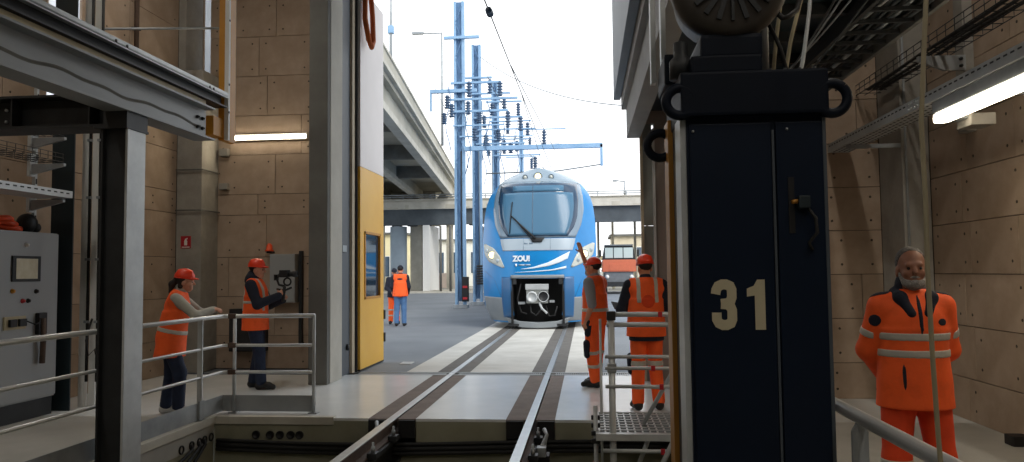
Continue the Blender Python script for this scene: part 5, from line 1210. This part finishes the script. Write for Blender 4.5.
    if outfit.get('collar'):
        c = SDF().cap(U(0, -.045, 1.46), U(0, -.04, 1.53), .085, .075, .03)
        for sg in (-1, 1): c.cap(U(sg*.085, -.02, 1.48), U(sg*.085, .07, 1.45), .035, .035, .03).cap(U(sg*.085, .07, 1.45), U(sg*.045, .13, 1.36), .036, .026, .03)
        sdf_mesh('collar', c, hx, outfit['collar'], gar, sc_)
    for nm, p, r_, m_ in outfit.get('patches', ()):
        pp_ = U(*p[:3]) if len(p) == 3 else j[p[3]]+V3(*p[:3]); ps = SDF(); ps.p = list(s_top.p); sdf_mesh(nm, ps.within(pp_, r_), min(hx, .006), m_, gar, sc_, None, .004)
    # ---- head wear, hair
    ht = outfit.get('hat')
    if outfit.get('hair'):
        s = SDF().ell(Hd(0, -.022, .068), (.083, .098, .092), .02, Hr); s.cut(unit(Hr@V3(0, 1., -.55)), float(unit(Hr@V3(0, 1., -.55))@Hd(0, .03, .09)))
        if outfit.get('pony'): s.cap(Hd(0, -.08, .05), Hd(0, -.14, -.02), .035, .035).cap(Hd(0, -.14, -.02), Hd(0, -.15, -.12), .035, .022); s.cap(Hd(-.05, -.03, .04), Hd(-.05, -.04, -.04), .035, .03); s.cap(Hd(.05, -.03, .04), Hd(.05, -.04, -.04), .035, .03)
        sdf_mesh('hair', s, hx, outfit['hair'], root, sc_)
    if outfit.get('beard'):
        s = SDF().ell(Hd(0, .048, -.066), (.05, .052, .044), .02, Hr).ell(Hd(0, .087, -.03), (.03, .012, .008), .008, Hr)
        for sg in (-1, 1): s.cap(Hd(sg*.066, .0, .0), Hd(sg*.045, .045, -.06), .014, .02)
        sdf_mesh('beard', s, hx, outfit['beard'], root, sc_)
    if ht in ('helmet', 'cap'):
        g = .018 if ht == 'helmet' else .010
        s = SDF().ell(Hd(0, -.012, .072), (.079+g, .100+g, .088+g), .02, Hr)
        if ht == 'helmet':
            for i in (-1, 0, 1): s.cap(Hd(i*.04, .06, .15-.012*abs(i)), Hd(i*.04, -.08, .15-.012*abs(i)), .014, .014, .02)
        upn = Hr@V3(0, .12, 1); upn = unit(upn); s.cut(-upn, -float(upn@Hd(0, 0, .055)))
        hb = sdf_mesh('helmet' if ht == 'helmet' else 'cap', s, hx, outfit.get('hat_mat', 'helmet'), root, sc_)
        s = SDF().ell(Hd(0, .085, .062), (.075, .07, .014), .02, Hr); sdf_mesh('peak', s, min(h, .009), outfit.get('hat_mat', 'helmet'), hb, sc_)
        if ht == 'helmet':
            s = SDF().ell(Hd(0, -.012, .062), (.079+g+.008, .100+g+.008, .012), .02, Hr); sdf_mesh('rim', s, min(h, .009), outfit.get('hat_mat', 'helmet'), hb, sc_)
    root['_j'] = 0; del root['_j']
    return root, j, sc_
PI = math.pi
# bearded man at the right, hands behind his back
person('bearded man in an orange and navy work jacket standing at the right wall', (1.86, 4.6, 0), PI-.05, 1.67,
       dict(shR=(.175, -.01, 1.395), shL=(-.175, -.01, 1.395), elR=(.235, -.09, 1.13), wrR=(.09, -.19, .93), elL=(-.235, -.09, 1.13), wrL=(-.07, -.20, .95), ankleR=(.14, 0, .09), ankleL=(-.14, 0, .09), kneeR=(.125, .03, .5), kneeL=(-.125, .03, .5)),
       dict(top='jacket', top_mat='hivis', trousers='hivis_dark', hem=.80, bands=((1.10, 1.145), (1.20, 1.245)), arm_bands=((.52, .68),), collar='navy_cloth', leg_bands=((.40, .50),), hair='hair_grey', beard='beard', skin='skin_shaded' if mat('skin_shaded', '8a5c47', .55, var=.1, scale=20) else '',  # skin darkened, the shade on his face put into its colour
            patches=(('chest_badge', (-.13, .13, 1.31), (.03, .08, .022), 'navy_cloth'), ('sleeve_badge', (.05, .05, -.08, 'shR'), (.034, .05, .036), 'navy_cloth'), ('pocket_zip', (.10, .14, .99), (.010, .08, .075), 'navy_cloth'),
                                  ('shoulder_yoke', (.17, -.03, 1.47), (.07, .06, .035), 'navy_cloth'), ('shoulder_yoke', (-.17, -.03, 1.47), (.07, .06, .035), 'navy_cloth'), ('zip', (0, .14, 1.36), (.012, .08, .14), 'navy_cloth'))),
       h=.0085, head=(-.12, .05), hands={'R': ((-1, -.1, -.1), (0, 1, 0), 1, .5), 'L': ((1, -.1, -.15), (0, 1, 0), -1, .5)}, build=.98)
# woman leaning on the railing
person('woman in an orange vest and helmet leaning on the left railing', (-4.72, 8.22, 0), -PI/2+.35, 1.66,
       dict(pelvis=(0, .02, .92), elR=(.24, .34, 1.17), wrR=(.07, .49, 1.225), elL=(-.24, .34, 1.17), wrL=(-.06, .50, 1.225), ankleL=(-.10, -.03, .09), ankleR=(.09, .14, .09), kneeR=(.09, .15, .5), kneeL=(-.1, .03, .5)),
       dict(top='vest', hem=.68, bands=((1.0, 1.05),), shirt='shirt_pale', slim=True, trousers='jeans', shoe='shoe_light', hair='hair_dark', pony=True, hat='helmet', skin='skin_pale'),
       h=.010, lean=.22, head=(0, .12), hands={'R': ((-.7, .7, .1), (0, -.3, -1), 1, .45), 'L': ((.7, .7, .1), (0, -.3, -1), -1, .45)}, build=.92)
# man filming
cmn, cj, cs = person('man in an orange vest and helmet filming with a hand-held gimbal camera', (-4.56, 10.15, 0), -PI/2+.12, 1.76,
       dict(elR=(.24, .10, 1.15), wrR=(.10, .34, 1.26), elL=(-.24, .12, 1.13), wrL=(-.06, .35, 1.20), ankleR=(.12, .12, .09), kneeR=(.11, .09, .5), ankleL=(-.11, -.06, .09)),
       dict(top='vest', hem=.80, bands=((1.16, 1.2),), braces=1.06, shirt='navy_cloth', hood=True, trousers='jeans', hair='hair_dark', hat='helmet', skin='skin_pale'),
       h=.010, head=(0, -.05), hands={'R': ((-.3, .5, .6), (-1, 0, 0), 1, .9), 'L': ((.3, .5, .5), (1, 0, 0), -1, .9)})
gm = thing('gimbal_camera', (-4.12, 10.12, 1.2), 'black camera on a hand-held gimbal in the filming man\'s hands', 'camera')
MB().tube([(-4.16, 10.13, 1.18), (-4.14, 10.13, 1.4)], .022, 10).build('grip', 'black', gm)
MB().tube([(-4.14, 10.13, 1.4), (-4.22, 10.13, 1.42), (-4.25, 10.13, 1.5), (-4.2, 10.13, 1.58)], .016, 8).build('gimbal_arm', 'black', gm)
MB().tube([(-4.25, 10.13, 1.36), (-4.14, 10.13, 1.34), (-4.04, 10.13, 1.38)], .014, 8).build('handle_bar', 'black', gm)
boxm('camera_body', (-4.2, -4.08, 10.08, 10.19, 1.52, 1.62), 'black', gm, .012)
MB().lathe([(.035, 0), (.035, .05), (.04, .055), (.04, .12), (.03, .12), (.03, .11)], (-4.08, 10.135, 1.565), (1, 0, 0), 16).build('lens', 'steel_dark', gm)
boxm('monitor', (-4.26, -4.25, 10.05, 10.2, 1.48, 1.56), 'steel_dark', gm, .004); MB().torus((-4.1, 10.13, 1.46), (0, 1, 0), .05, .012, 18, 8).build('roll_motor', 'black', gm)
# waving man beside the track
person('man in an orange vest and cap raising his hand towards the train', (.11, 10.45, 0), 1.05, 1.74,
       dict(elR=(.24, .22, 1.55), wrR=(.21, .32, 1.83), elL=(-.25, -.09, 1.13), wrL=(-.22, .02, .89), ankleR=(.1, .06, .09), ankleL=(-.1, -.04, .09)),
       dict(top='vest', hem=.84, bands=((1.02, 1.07),), shirt='shirt_stripe', sleeve=0., trousers='hivis', leg_bands=((.26, .31), (.44, .49)), pocket='L', hat='cap', hair='hair_dark', skin='skin', pouch=True),
       h=.010, head=(.1, 0), hands={'R': ((-.05, .3, 1), (-1, .25, 0), -1, .1), 'L': ((0, .1, -1), (1, 0, 0), -1, .5)})
# worker with a tablet, seen from behind
person('man in orange work clothes with a tablet, seen from behind beside the jack column', (.66, 8.72, 0), .12, 1.72,
       dict(elL=(-.27, .06, 1.14), wrL=(-.17, .28, 1.12), elR=(.27, .02, 1.12), wrR=(.17, .22, 1.02), ankleR=(.13, 0, .09), ankleL=(-.11, 0, .09)),
       dict(top='vest', bands=(), braces=1.22, waist=True, hem=.84, shirt='navy_cloth', sleeve=.15, trousers='hivis', leg_bands=((.24, .29), (.5, .56)), pocket='L', hat='helmet', hair='hair_dark', skin='skin',
            patches=(('back_print', (0, -.148, 1.24), (.075, .05, .075), 'hivis_dark'),)),
       h=.010, head=(.2, -.1), hands={'L': ((.3, 1, .1), (.2, 0, 1), -1, .3), 'R': ((-.2, 1, .1), (0, 0, 1), 1, .3)})
tb_ = thing('tablet', (.36, 9.02, 1.1), 'dark tablet held by the worker seen from behind', 'tablet')
MB().bar((.30, 8.98, 1.16), (.52, 9.05, 1.12), .17, .014, up=(0, -.5, 1)).build('case', 'black', tb_, .004)
# two figures on the yard
person('man in jeans and an orange vest standing on the asphalt outside', (-5.56, 22.4, 0), .15, 1.80,
       dict(elL=(-.24, .02, 1.13), wrL=(-.2, .2, .95), elR=(.24, .02, 1.13), wrR=(.2, .2, .95)),
       dict(top='vest', hem=.86, bands=(), shirt='navy_cloth', trousers='jeans_light', shoe='shoe', hair='hair_dark', hat='cap', hat_mat='navy_cloth', skin='skin', patches=(('back_print', (0, -.145, 1.36), (.09, .06, .03), 'navy_cloth'),)), h=.016, head=(0, -.3))
person('person in a dark jacket and orange trousers behind the man in jeans', (-5.98, 23.3, 0), PI+.3, 1.72,
       dict(elL=(-.24, .02, 1.13), wrL=(-.1, .2, 1.0), elR=(.24, .02, 1.13), wrR=(.1, .2, 1.0)),
       dict(top='jacket', top_mat='navy_cloth', hem=.84, bands=(), trousers='hivis', leg_bands=((.24, .3), (.42, .48)), hair='hair_dark', hat='cap', hat_mat='navy_cloth', skin='skin'), h=.016, head=(0, -.2))
